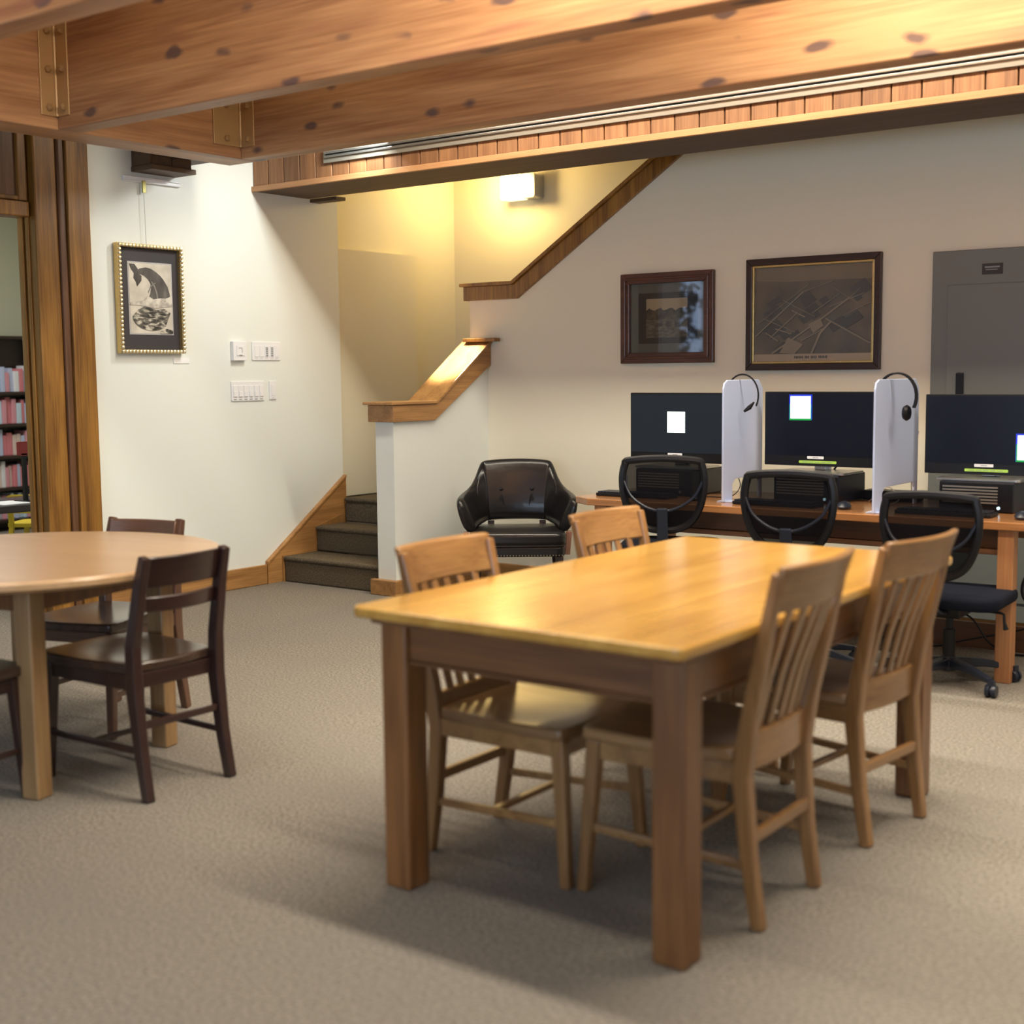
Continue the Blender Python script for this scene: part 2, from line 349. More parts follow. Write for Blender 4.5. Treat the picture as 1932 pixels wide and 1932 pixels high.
def rounded(x0, x1, y0, y1, r, n=5):
    out = []
    for cx, cy, a in ((x1-r, y0+r, -PI/2), (x1-r, y1-r, 0), (x0+r, y1-r, PI/2), (x0+r, y0+r, PI)):
        for k in range(n+1): t = a+PI/2*k/n; out.append((cx+r*math.cos(t), cy+r*math.sin(t)))
    return out

# ================================================================== STRUCTURE
YB = 7.0          # back wall face
XL = -6.464       # left wall face
CH = 3.3
struct(MB().box(-6.62, 2.7, -3.7, 8.4, -.1, 0).box(-12, -6.62, 2.9, 8.4, -.1, 0).build('floor', 'carpet'), 'beige loop carpet floor')
struct(box(-16, -6.62, -8, 2.9, -.12, -.02).build('ground', plain('lawn', (.05, .09, .03), .9)), 'lawn outside the left window')
struct(MB().box(-6.62, 2.7, -3.7, 8.4, CH, CH+.1).box(-12, -6.62, 2.9, 8.4, CH, CH+.1).build('ceiling', 'ceiling'), 'white ceiling above the beams')
# back wall with the slanted top of the upper flight
SL = .648
def capz(x): return 1.80 + max(0, (x+5.19))*SL
bw = MB().prism([(-5.565, 0), (2.6, 0), (2.6, CH), (-5.17+(CH-1.84)/SL, CH), (-5.17, 1.84), (-5.565, 1.84)], YB, YB+.14)
struct(bw.build('wall_back', 'wall_back'), 'off-white back wall, warm light put into its colour, with a slanted opening onto the stairs')
struct(box(XL-.14, XL, 4.69, 6.70, 0, CH).build('wall_left', 'wall'), 'off-white left wall')
lw = MB().box(XL-.14, XL, -3.6, 1.9, 0, CH).box(XL-.14, XL, 2.6, 2.97, 0, CH).box(XL-.14, XL, 1.9, 2.6, 0, 1.4).box(XL-.14, XL, 1.9, 2.6, 2.5, CH)
struct(lw.build('wall_left_front', 'wall'))
struct(box(2.5, 2.64, -3.6, YB, 0, CH).build('wall_right', 'wall'))
rw = MB().box(XL-.14, -3.95, -3.6, -3.46, 0, CH).box(1.55, 2.5, -3.6, -3.46, 0, CH).box(-3.95, 1.55, -3.6, -3.46, 0, .7).box(-3.95, 1.55, -3.6, -3.46, 2.4, CH)
struct(rw.build('wall_front', 'wall'))
for nm, (x0, x1, y0, y1, z0, z1) in (('window_1', (-3.95, 1.55, -3.56, -3.50, .7, 2.4)),):
    f = struct(box(x0, x1, y0-.02, y1+.03, z0-.05, z0).build(nm, 'oak_x'))
    for k in range(5): x = x0+(x1-x0)*k/4; box(x-.03, x+.03, y0, y1, z0, z1).build('window_frame', 'oak_z', f)
    box(x0, x1, y0, y1, z1-.04, z1).build('window_frame', 'oak_x', f)
f = struct(box(XL-.15, XL+.03, 1.90, 2.60, 1.401, 1.44).build('window_2', 'oak_y'))
for y in (1.90, 2.56): box(XL-.1, XL-.05, y, y+.04, 1.44, 2.5).build('window_frame', 'oak_z', f)
lf = MB(); rs = random.Random(3)
for k in range(2200):
    y = rs.uniform(1.0, 2.75); z = rs.uniform(.2, 2.9); x = -7.3+rs.uniform(-.35, .3)
    if (y > 1.95 and z > 1.75 and rs.random() < .55) or (1.0 < y < 1.2 and z > 1.6 and rs.random() < .6): continue
    a, b_ = rs.uniform(0, PI), rs.uniform(-.8, .8); u_ = Vector((math.cos(a)*.5, math.sin(a), b_)).normalized()*.10; v_ = Vector((rs.uniform(-1, 1), rs.uniform(-1, 1), rs.uniform(-1, 1))).normalized()*.05; c_ = Vector((x, y, z))
    lf.add([c_-u_, c_-v_, c_+u_, c_+v_], [(0, 1, 2, 3)])
t = thing('shrub', 'leafy shrub outside the left window, only mirrored in the picture glass', 'shrub', (-7.3, 1.65, 0))
o = rel_leaf = lf; lf.v = [tuple(Vector(v)-Vector((-7.3, 1.65, 0))) for v in lf.v]
lo = lf.build('leaves', plain('shrub leaf', (.03, .06, .02), .6), t); lo['kind'] = 'stuff'
MB().tube([(0, 0, 0), (.03, .05, .8), (-.02, .02, 1.8)], [.04, .03, .015], 8).build('trunk', 'dk_z', t)
# stairwell walls
struct(box(-6.74, -6.60, 6.70, 8.26, 0, CH).build('wall_stair_left', 'wall_stair'), 'stairwell side wall')
struct(box(-11.0, -6.74, 8.12, 8.26, 0, CH).build('wall_far_back', 'wall_other'))
struct(box(-6.74, 2.6, 8.12, 8.26, 0, CH).build('wall_stair_back', 'wall_stair'), 'yellow lit stairwell wall behind the landing')
struct(box(-6.60, -6.485, 6.70, 7.53, .51, 2.205).build('trim_1', 'wall_stair'), 'low painted wall ledge beside the landing')
# half wall beside the stairs
hw = MB().prism([(6.06, 0), (YB, 0), (YB, 1.45), (6.44, 1.10), (6.06, 1.10)], -5.565, -5.42, 'yz')
struct(hw.build('wall_stair_half', 'wall'), 'white half wall beside the stairs')
bb = MB().box(-5.60, -5.388, 6.02, 6.06, 0, .098).box(-5.42, -5.388, 6.06, 6.99, 0, .098)
struct(bb.build('baseboard_stair', 'oak_y', bevel=.006), 'oak plinth around the foot of the half wall')
struct(box(XL, XL+.022, 4.72, 5.954, 0, .128).build('baseboard_left', 'oak_y', bevel=.006), 'oak baseboard under the picture wall')
struct(box(-5.38, 2.5, YB-.02, YB, 0, .10).build('baseboard_back', 'oak_x', bevel=.005), 'oak baseboard of the back wall')

# half wall cap
cap = thing('stair_cap', 'oak cap board on the white half wall, rising to the back wall', 'handrail', (-5.49, 6.4, 1.1))
L0 = Vector((-5.49, 6.4, 1.1))
def rel(mb, off): mb.v = [tuple(Vector(v)-off) for v in mb.v]; return mb
prof = [(6.03, 1.062), (6.42, 1.062), (6.995, 1.405), (6.995, 1.55), (6.43, 1.165), (6.03, 1.165)]
rel(MB().prism(prof, -5.60, -5.39, 'yz'), L0).build('fascia', 'oak_y', cap, bevel=.004)
prof = [(6.00, 1.166), (6.43, 1.166), (6.995, 1.551), (6.995, 1.575), (6.424, 1.184), (6.00, 1.184)]
rel(MB().prism(prof, -5.615, -5.375, 'yz'), L0).build('top_board', 'oak_y', cap, bevel=.004)
rel(box(-5.575, -5.31, 6.93, 6.99, 1.555, 1.578), L0).build('end_block', 'casing', cap, bevel=.003)
# back wall cap
cap = thing('stair_cap', 'dark oak band along the slanted edge of the back wall', 'handrail', (-5.2, 7.05, 1.85))
L0 = Vector((-5.2, 7.05, 1.85)); xe = -3.2; ze = lambda z: z+(xe+5.19)*SL
rel(MB().prism([(-5.60, 1.825), (-5.165, 1.825), (xe+.02, ze(1.825)), (xe, ze(1.915)), (-5.19, 1.915), (-5.60, 1.915)], 6.975, 7.17), L0).build('fascia', 'casing', cap, bevel=.003)
rel(MB().prism([(-5.62, 1.916), (-5.19, 1.916), (xe, ze(1.916)), (xe, ze(1.94)), (-5.195, 1.938), (-5.62, 1.938)], 6.955, 7.19), L0).build('top_board', 'casing', cap, bevel=.003)

# stairs
st = thing('staircase', 'short carpeted stair with oak stringer rising between the two walls', 'stairs', (-6.0, 6.09, 0))
L0 = Vector((-6.0, 6.09, 0))
ST = [(6.09, .17), (6.39, .34), (6.67, .51)]
for k, (y, z) in enumerate(ST):
    y1 = ST[k+1][0] if k < 2 else 8.115
    rel(MB().box(-6.425, -5.566, y, y1, 0 if k == 0 else z-.17, z-.03).box(-6.425, -5.566, y-.012, y1, z-.03, z), L0).build('step', 'stair_carpet', st, bevel=.012)
rel(box(-6.597, -6.425, 7.54, 8.115, .34, .505), L0).build('landing', 'stair_carpet', st)
rel(MB().prism([(5.956, 0), (6.70, 0), (6.70, .645), (5.956, .130)], XL+.001, XL+.026, 'yz'), L0).build('stringer', 'oak_y', st)
rel(MB().prism([(5.956, .130), (6.70, .645), (6.70, .665), (5.956, .148)], XL, XL+.034, 'yz'), L0).build('stringer_cap', 'oak_y', st, bevel=.003)
rel(MB().prism([(6.08, 0), (6.66, 0), (6.66, .40), (6.39, .335), (6.39, .17), (6.08, .17)], XL+.027, XL+.038, 'yz'), L0).build('stair_skirt', 'oak_z', st)
st2 = thing('upper_staircase', 'upper carpeted flight behind the back wall, hidden by its slanted edge', 'stairs', (-5.3, 7.6, 0))
for k in range(7):
    x = -5.30+k*.27; z = .51+.17*(k+1)
    rel(box(x, x+.268, 7.15, 8.11, z-.34, z), Vector((-5.3, 7.6, 0))).build('step', 'stair_carpet', st2, bevel=.012)

# wall lamp in stairwell
t = thing('wall_lamp', 'small wall lamp glowing warm on the stairwell wall', 'lamp', (-5.9, 8.12, 2.70))
MB().prism(rounded(-.16, .03, -.09, .09, .02), -.12, -.03).build('diffuser', 'lampglass', t)
MB().prism(rounded(.035, .15, -.09, .09, .02), -.12, -.001).box(-.16, .035, -.03, -.001, -.08, .08).build('housing', 'silver', t, bevel=.004)
def point(name, loc, e, c, r=.06):
    l = bpy.data.lights.new(name, 'POINT'); l.energy = e; l.color = c; l.shadow_soft_size = r
    o = bpy.data.objects.new(name, l); o.location = loc; col.objects.link(o); return o
point('wall_lamp_light', (-5.98, 7.86, 2.72), 30, (1, .68, .25), .08)
point('stair_downlight', (-6.35, 7.52, 2.80), 1.2, (1, .72, .3), .05)
sp = bpy.data.lights.new('stair_spot', 'SPOT'); sp.energy = 2600; sp.color = (1, .86, .6); sp.spot_size = .24; sp.spot_blend = .6; sp.shadow_soft_size = .04
so = bpy.data.objects.new('stair_spot', sp); so.location = (-5.74, 6.80, 3.2); col.objects.link(so)
so.rotation_euler = (Vector((-5.53, 6.80, 1.45))-Vector(so.location)).to_track_quat('-Z', 'Y').to_euler()

# ================================================================== DOOR and other room
d = struct(box(-6.60, -6.42, 4.545, 4.688, 0, 2.95).build('door_1', 'casing', bevel=.006), 'oak doorway in the left wall')
box(-6.60, -6.435, 4.50, 4.545, 0, 2.95).build('casing_bead', 'casing_dark', d, bevel=.01)
box(-6.63, -6.45, 4.36, 4.50, 0, 2.95).build('casing_post', 'casing', d, bevel=.008)
MB().box(-6.60, -6.56, 4.345, 4.36, 0, 2.95).box(-6.54, -6.51, 4.35, 4.36, 0, 2.95).build('door_jamb', 'casing', d, bevel=.008)
box(-6.60, -6.48, 3.05, 4.345, 2.215, 2.295).build('transom_rail', 'casing', d, bevel=.006)
box(-6.58, -6.51, 3.05, 4.345, 2.295, 2.95).build('transom_panel', 'casing_dark', d)
MB().box(-6.60, -6.49, 4.29, 4.345, 2.30, 2.95).box(-6.60, -6.49, 3.05, 4.29, 2.30, 2.325).build('panel_moulding', 'casing', d, bevel=.006)
box(-6.66, -6.44, 2.97, 3.05, 0, 2.95).build('door_jamb', 'casing', d, bevel=.008)
struct(box(-6.604, -6.46, 3.05, 4.69, 2.95, CH).build('wall_left_header', 'wall'))
struct(box(-11.1, -11.0, 2.9, 8.26, 0, CH).build('wall_far_room', 'wall_other'), 'grey green wall of the room beyond the doorway')
struct(box(-11.0, -6.62, 2.9, 3.0, 0, CH).build('wall_far_front', 'wall_other'))
# small bookcase
bc = thing('bookcase', 'dark bookcase beyond the doorway, filled with pale books', 'bookcase', (-10.75, 6.9, 0), 0)
W_, H_ = .85, 1.72
for y in (-W_/2, W_/2-.03): box(-.15, .15, y, y+.03, 0, H_).build('side_panel', 'dk_z', bc)
box(-.15, -.13, -W_/2, W_/2, 0, H_).build('back_panel', 'dk_z', bc)
SH = [.08, .36, .64, .92, 1.20, H_-.03]
for z in SH: box(-.13, .15, -W_/2+.03, W_/2-.03, z, z+.025).build('shelf', 'dk_x', bc)
BC = [((.62, .28, .33), 'pink'), ((.50, .62, .72), 'pale blue'), ((.72, .72, .74), 'white'), ((.60, .20, .22), 'red'), ((.45, .50, .66), 'slate blue'), ((.66, .52, .46), 'tan')]
bmats = [plain(n+' book cloth', c, .6) for c, n in BC]
places = ['bottom shelf', 'second shelf up', 'middle shelf', 'second shelf down', 'top shelf']
ORD = ['leftmost', 'second from left', 'third from left', 'fourth from left', 'fifth from left', 'sixth from left', 'seventh from left', 'eighth from left', 'ninth from left']
for r_, z in enumerate(SH[:5]):
    y = -W_/2+.04; row = []
    while y < W_/2-.09:
        th = random.uniform(.028, .055); row.append((y, th, random.uniform(.17, .235), random.randrange(6))); y += th+.003
    cnt = {}
    for y, th, h, k in row:
        n_ = cnt.get(k, 0); cnt[k] = n_+1; tot = sum(1 for q in row if q[3] == k)
        b_ = MB().box(-.09, .09, 0, th, 0, h).build('book', bmats[k], None, bevel=.004, loc=(-10.75+random.uniform(0, .03), 6.9+y, z+.026))
        lab = f'{BC[k][1]} book, {places[r_]} beyond the doorway' if tot == 1 else f'{BC[k][1]} book, {ORD[n_]} of its colour, {places[r_]} beyond the doorway'
        tag(b_, lab, 'book', f'books on the {places[r_]} of the bookcase')
t = thing('display_table', 'low dark table just beyond the doorway', 'table', (-7.62, 4.98, 0), -.15)
box(-.30, .30, -.42, .42, .525, .57).build('tabletop', 'dk_x', t, bevel=.006)
for a in (-.26, .26):
    for b_ in (-.38, .38): box(a-.022, a+.022, b_-.022, b_+.022, 0, .525).build('leg', 'dk_z', t)
t = thing('yellow_chair', 'yellow plastic chair behind the low dark table beyond the doorway', 'chair', (-8.45, 5.62, 0), .6)
MB().prism(rounded(-.17, .17, -.16, .16, .05), .30, .325, 'xy').build('seat', 'yellow', t)
MB().prism(rounded(-.16, .16, .40, .53, .04), -.175, -.15).build('backrest', 'yellow', t)
for a in (-1, 1):
    MB().bar((a*.13, .12, .30), (a*.16, .12, 0), .03, .03).build('leg', 'yellow', t)
    MB().path([(a*.13, -.175, .50), (a*.13, -.15, .30), (a*.16, -.18, 0)], .03, .03).build('leg', 'yellow', t)
tag(MB().prism(rounded(-.045, .045, 0, .085, .005), -.006, .006, 'yz').box(-.006, .006, -.02, .02, -.005, .01).build('display_card', 'red', None, loc=(-7.52, 4.92, .866)), 'red card standing up on the low table beyond the doorway', 'sign')
tag(MB().box(-.012, .012, -.012, .012, .01, .29).box(-.05, .05, -.05, .05, 0, .01).build('card_stand', 'black', None, loc=(-7.52, 4.92, .571)), 'thin black stand holding the red card', 'stand')
tag(MB().prism(rounded(-.12, .12, -.1, .1, .02), 0, .006, 'xy').build('paper_sheet', 'white_paper', None, loc=(-7.50, 4.78, .571)), 'white sheet on the low dark table beyond the doorway', 'paper')

# ================================================================== CEILING BEAMS
def beam(y0, x0, label, x1=2.5, zt=3.295, ww=.115):
    o = box(0, x1-x0, 0, ww, 0, zt-2.45).build('ceiling_beam', 'beam_x', None, bevel=.006, loc=(x0, y0, 2.45))
    tag(o, label, 'beam', 'heavy timber ceiling beams'); return o
XC = -5.273
beam(3.70, XC, 'wide knotty ceiling beam bolted to the crossbeam by the left metal bracket')
beam(4.775, XC, 'knotty ceiling beam nearest the slot vent, ending at the right metal bracket')
beam(2.51, XC, 'nearest ceiling beam crossing the top left corner of the view')
beam(1.3, XC, 'ceiling beam overhead, out in front of the view'); beam(0.1, XC, 'ceiling beam overhead above the camera')
o = box(-.215, 0, 0, 8.39, 0, .845).build('crossbeam', 'beam_y', None, bevel=.006, loc=(XC-.001, -3.5, 2.45))
tag(o, 'timber crossbeam running from upper left, carrying the ceiling beams', 'beam')
def bracket(yf, cw, bw_, label, z1):
    t = thing('angle_bracket', label, 'bracket', (XC, yf, 2.505), 0, 'painted steel brackets on the beams')
    MB().box(0, .007, -cw, 0, 0, z1).box(0, bw_, -.007, 0, 0, z1).tube([(.008, -.008, 0), (.008, -.008, z1)], .009, 8).build('plate', 'bracket', t, bevel=.002)
    for k in range(3):
        z = .035+k*(z1-.09)/2
        MB().lathe([(.0, .0), (.016, .0), (.016, .012), (.008, .020), (0, .020)], 6, (.007, -cw*.55, z), 'x').build('bolt', 'bolt', t)
        MB().lathe([(.0, .0), (.016, .0), (.016, -.012), (.008, -.020), (0, -.020)], 6, (bw_*.55+.01, -.007, z), 'y').build('bolt', 'bolt', t)
bracket(3.70, .085, .095, 'tan steel angle bracket at the left joint of beam and crossbeam', .42)
bracket(4.775, .18, .105, 'tan steel angle bracket at the right joint, above the whale picture wall', .42)
# dark planked box hung at the left wall
t = thing('timber_box', 'dark planked timber box high on the left wall behind the crossbeam', 'beam box', (XL, 5.03, 2.525))
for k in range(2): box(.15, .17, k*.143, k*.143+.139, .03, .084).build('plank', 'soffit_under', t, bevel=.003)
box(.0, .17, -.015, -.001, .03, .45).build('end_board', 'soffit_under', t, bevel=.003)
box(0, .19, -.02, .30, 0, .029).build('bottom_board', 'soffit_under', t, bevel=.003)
# soffit with planks
YS, YS2, ZS = 5.957, 6.43, 2.506
t = thing('soffit', 'cedar planked soffit spanning the room before the stairs', 'soffit', (XL, YS, ZS))
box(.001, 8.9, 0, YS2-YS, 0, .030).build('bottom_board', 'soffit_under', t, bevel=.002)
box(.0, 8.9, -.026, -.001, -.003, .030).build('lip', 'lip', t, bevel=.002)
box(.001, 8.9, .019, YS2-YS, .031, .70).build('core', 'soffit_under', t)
x = .004; k = 0
while x < 6.2:
    wd = .1385
    box(x, x+wd-.007, -.010, .018, .031, .60).build('plank', 'plank', t, bevel=.004); x += wd; k += 1
t = thing('slot_diffuser', 'long aluminium slot vent along the cedar soffit', 'vent', (-5.83, YS-.011, 2.617))
MB().box(0, 8.2, -.012, 0, 0, .075).build('frame', 'slotgrey', t, bevel=.002)
for k, z in enumerate((.030, .052)): box(.02, 8.18, -.022, -.0125, z, z+.012).build('blade', 'silver', t, bevel=.002)
box(.02, 8.18, -.0135, -.0125, .0425, .0515).build('slot', 'blackgap', t)
t = thing('spot_lamp', 'small spot lamp aimed at the picture wall, above the soffit edge', 'lamp', (-5.36, 5.82, 2.775))
MB().tube([(0, 0, -.01), (.06, .015, .06)], .035, 12).build('lamp_head', 'white', t, smooth=True)
box(.055, .085, .01, .126, .05, .07).build('arm', 'silver', t)
tag(box(0, .71, 0, .42, 0, .68).build('shade_block', 'soffit_under', None, bevel=.004, loc=(XL+.001, 5.03, 2.61)), 'block added behind the crossbeam to shade the upper left wall, mostly hidden', 'beam')  # added out of sight to cast the shadow across the upper left wall
# small dark plate under the soffit rear corner
tag(box(0, .24, -.09, .0, 0, .022).build('wood_plate', 'soffit_under', None, bevel=.002, loc=(-6.46, 6.53, 2.484)), 'small dark plate under the left end of the soffit', 'trim')
# ceiling lamps
for k, (x, y, z, ln, p, lb) in enumerate(LAMPS):
    t = thing('ceiling_lamp', lb, 'lamp', (x, y, z), 0, 'linear lamps between the beams')
    hw_ = .06 if z < 3 else .10
    box(-ln/2, ln/2, -hw_, hw_, .0, .06).build('housing', 'white', t, bevel=.004)
    box(-ln/2+.02, ln/2-.02, -hw_+.015, hw_-.015, -.01, -.001).build('diffuser', 'tube', t)
    if z < 3:
        for a in (-ln/2+.2, ln/2-.2): box(a-.015, a+.015, .06, YS-y-.003, .02, .05).build('arm', 'silver', t)

# ================================================================== PICTURES
def frame_strips(mb, w, h, fw_, d0, d1):
    """picture frame ring in local x (width), z (height); depth -y"""
    mb.prism([(-w/2, -h/2), (w/2, -h/2), (w/2-fw_, -h/2+fw_), (-w/2+fw_, -h/2+fw_)], d0, d1)
    mb.prism([(-w/2, h/2), (w/2, h/2), (w/2-fw_, h/2-fw_), (-w/2+fw_, h/2-fw_)], d0, d1)
    mb.prism([(-w/2, -h/2), (-w/2, h/2), (-w/2+fw_, h/2-fw_), (-w/2+fw_, -h/2+fw_)], d0, d1)
    mb.prism([(w/2, -h/2), (w/2, h/2), (w/2-fw_, h/2-fw_), (w/2-fw_, -h/2+fw_)], d0, d1); return mb
# 1: small street photo, mahogany frame
t = thing('framed_picture', 'mahogany framed old photograph of trees above the left monitor', 'picture', (-4.06, YB-.002, 1.667))
frame_strips(MB(), .63, .535, .062, -.032, 0).build('frame', 'mahog', t, bevel=.004)
frame_strips(MB(), .575, .48, .012, -.040, -.033).build('frame_ridge', 'mahog', t, bevel=.004)
box(-.255, .255, -.006, -.001, -.207, .207).build('mat_board', 'mat_grey', t)
box(-.20, .20, -.008, -.0065, -.15, .15).build('inner_mat', 'mat_dark', t)
ph = MB(); ph.box(-.145, .135, -.0095, -.0085, -.115, .115)
ph.cur = 1; pts = [(-.145, .045)]+[(-.145+.28*k/14, .052+.008*math.sin(k*1.7)+.006*math.sin(k*3.1)) for k in range(1, 14)]+[(.135, .06), (.135, -.02), (-.145, -.01)]
ph.prism(pts, -.0105, -.0096)
ph.cur = 2; ph.prism([(-.145, -.115), (.135, -.115), (.135, -.015), (-.02, -.005), (-.145, -.012)], -.0116, -.0107)
ph.cur = 1; ph.box(-.07, -.03, -.0126, -.0118, -.05, -.03).box(-.01, .03, -.0126, -.0118, -.055, -.02).box(.05, .09, -.0126, -.0118, -.06, -.025)
ph.build('photo_print', ['pr_treesky', 'pr_trees', 'pr_ground'], t)
box(-.25, .25, -.0165, -.0150, -.205, .205).build('glass', 'glass', t)
# 2: aerial view
t = thing('framed_picture', 'large black framed brown aerial view with gilt inner edge', 'picture', (-3.14, YB-.002, 1.663))
frame_strips(MB(), .795, .625, .038, -.030, 0).build('frame', 'darkframe', t, bevel=.004)
frame_strips(MB(), .719, .549, .012, -.025, -.002).build('gilt_edge', 'gold', t, bevel=.002)
ph = MB(); ph.box(-.347, .347, -.003, -.001, -.262, .262)
ph.cur = 1; ph.prism([(-.347, .262), (.347, .262), (.347, .175), (.1, .182), (-.15, .178), (-.347, .190)], -.0042, -.0032)
rp_ = random.Random(11); ph.cur = 5
for k in range(16):
    cx, cz = rp_.uniform(-.28, .28), rp_.uniform(-.19, .13); a = .62; w1, h1 = rp_.uniform(.02, .06), rp_.uniform(.015, .04)
    q = [(cx+u*w1*math.cos(a)-v*h1*math.sin(a)*1.3, cz+u*w1*math.sin(a)*.8+v*h1*math.cos(a)) for u, v in ((-1, -1), (1, -1), (1, 1), (-1, 1))]
    ph.prism([(max(-.345, min(.345, px)), pz) for px, pz in q], -.0044-k*.0002, -.0032)
ph.cur = 2; RK = list(range(40))
def road(p, q, w_):
    a = Vector((q[0]-p[0], q[1]-p[1])).normalized(); n = Vector((-a.y, a.x))*w_/2
    ph.prism([(p[0]+n.x, p[1]+n.y), (q[0]+n.x, q[1]+n.y), (q[0]-n.x, q[1]-n.y), (p[0]-n.x, p[1]-n.y)], -.0080-RK.pop()*.0002, -.0032)
for p, q, w_ in [((-.34, -.12), (-.05, .12), .006), ((-.25, -.13), (-.08, .01), .006), ((-.24, -.22), (.06, -.03), .010), ((.06, -.03), (.22, .08), .009), ((0, -.22), (.05, -.11), .012), ((.05, -.11), (.11, -.05), .011),
                 ((.08, -.03), (.34, -.17), .008), ((-.28, -.10), (-.20, -.15), .006), ((-.22, -.08), (-.12, -.11), .006), ((-.12, .02), (-.04, -.02), .006), ((.0, .0), (.16, .10), .004), ((-.06, -.15), (.08, -.08), .006), ((.1, .03), (.3, .10), .004),
                 ((-.34, -.06), (-.02, .16), .003), ((-.30, -.02), (-.10, -.10), .003), ((-.18, .08), (.02, -.02), .003), ((.12, .14), (.30, .02), .003), ((.18, -.02), (.34, .05), .003), ((.20, .06), (.28, .13), .003), ((-.05, .12), (.12, .17), .003)]: road(p, q, w_)
ph.prism([(-.19, -.215), (-.14, -.13), (-.05, -.17), (-.10, -.222)], -.0164, -.0157); ph.prism([(-.02, -.06), (.05, -.03), (.07, -.07), (.01, -.11)], -.0164, -.0157)
ph.cur = 3; ph.box(-.347, .347, -.0172, -.0032, -.262, -.222)
ph.cur = 4
for k in range(22):
    if k not in (6, 10, 15): ph.box(-.10+k*.009, -.094+k*.009, -.0182, -.0174, -.247, -.234)
ph.build('aerial_print', ['pr_field', 'pr_hazy', 'pr_road', 'oldpaper', 'mat_dark', 'pr_patch'], t)
box(-.345, .345, -.0210, -.0195, -.26, .26).build('glass', 'glass', t)
# 3: whale picture on left wall; local x along +y world -> rotate so local -y faces +x
t = thing('framed_picture', 'whale print in a black mat and beaded gold frame', 'picture', (XL+.004, 5.095, 1.80), PI/2)
PW, PH = .47, .63
frame_strips(MB(), PW, PH, .022, -.040, 0).build('frame', 'gold', t, bevel=.003)
bd = MB()
for k in range(19): bd.lathe([(0, -.011), (.008, -.008), (.011, 0), (.008, .008), (0, .011)], 8, (-PW/2+.014+k*(PW-.028)/18, -.042, -PH/2+.012)).lathe([(0, -.011), (.008, -.008), (.011, 0), (.008, .008), (0, .011)], 8, (-PW/2+.014+k*(PW-.028)/18, -.042, PH/2-.012))
for k in range(1, 25):
    for sx in (-1, 1): bd.lathe([(0, -.011), (.008, -.008), (.011, 0), (.008, .008), (0, .011)], 8, (sx*(PW/2-.012), -.042, -PH/2+.012+k*(PH-.024)/25))
bd.build('bead_moulding', 'goldbright', t, smooth=True)
box(-PW/2+.02, PW/2-.02, -.012, -.001, -PH/2+.02, PH/2-.02).build('mat_board', 'mat_black', t)
pr = MB(); pr.box(-.150, .168, -.0135, -.0125, -.205, .215)
pr.cur = 1; pr.box(-.142, .160, -.0149, -.0137, -.197, .207)
def P(u, v): return (-.142+u*.302, .207-v*.404)     # u right 0..1, v down 0..1 on the sheet
pr.cur = 2
body = [(.17, .11), (.26, .075), (.40, .055), (.52, .07), (.64, .115), (.74, .165), (.82, .225), (.91, .32), (.955, .42), (.97, .51), (.80, .53), (.62, .52), (.45, .485), (.49, .42), (.505, .35), (.50, .29), (.44, .225), (.345, .175), (.24, .155), (.17, .145)]
pr.prism([P(*p) for p in body], -.0162, -.0152)
pr.prism([P(*p) for p in [(.01, .015), (.13, .015), (.21, .085), (.21, .12), (.12, .15), (.05, .09)]], -.0168, -.0152)
pr.prism([P(*p) for p in [(.12, .14), (.20, .14), (.29, .18), (.285, .25), (.18, .335), (.15, .265), (.10, .215)]], -.0168, -.0152)
pr.cur = 5
pr.prism([P(*p) for p in [(.50, .255), (.53, .25), (.60, .31), (.655, .42), (.67, .52), (.64, .52), (.625, .43), (.575, .33)]], -.0176, -.0166)
pr.prism([P(*p) for p in [(.50, .31), (.61, .265), (.62, .275), (.50, .335), (.44, .42), (.43, .41)]], -.0180, -.0170)
pr.cur = 4
pr.prism([P(*p) for p in [(.30, .53), (.42, .46), (.55, .51), (.70, .49), (.85, .49), (1, .45), (1, .60), (.6, .64), (.2, .60), (0, .60), (0, .56)]], -.0188, -.0178)
pr.cur = 3
arc = [(.08+.0, .80)]
arc = [(.5+.45*math.cos(a), .76+.19*math.sin(a)) for a in [math.radians(d_) for d_ in range(-15, 196, 15)]]
pr.prism([P(*p) for p in [(.95, .70), (.80, .64), (.6, .66), (.35, .61), (.18, .66)] + [(.5-.45*math.cos(math.radians(a)), .76+.20*math.sin(math.radians(a))) for a in range(0, 150, 15)]], -.0198, -.0190)
pr.prism([P(*p) for p in [(.70, .97), (.85, .93), (1, .95), (1, 1), (.7, 1)]], -.0198, -.0190)
pr.build('print', ['pr_border', 'pr_sky', 'pr_whale', 'pr_sea', 'pr_foam', 'pr_mid'], t)
tag(box(0, .004, 0, .12, 0, .034).build('name_card', 'white_paper', None, loc=(XL+.001, 5.265, 1.428)), 'small white caption card below the whale picture', 'card')
t = thing('picture_rail', 'white hanging rail high on the left wall over the whale picture', 'rail', (XL+.001, 4.945, 2.470))
MB().box(0, .012, 0, .41, 0, .030).box(.012, .022, 0, .41, 0, .006).box(.012, .022, 0, .41, .022, .030).build('rail', 'white', t, bevel=.002)
MB().box(.02, .03, .12, .145, -.06, .010).build('hook', 'brass', t, bevel=.002)
MB().tube([(.024, .13, -.06), (.024, .135, -.352)], .0015, 6).build('wire', 'steel', t)

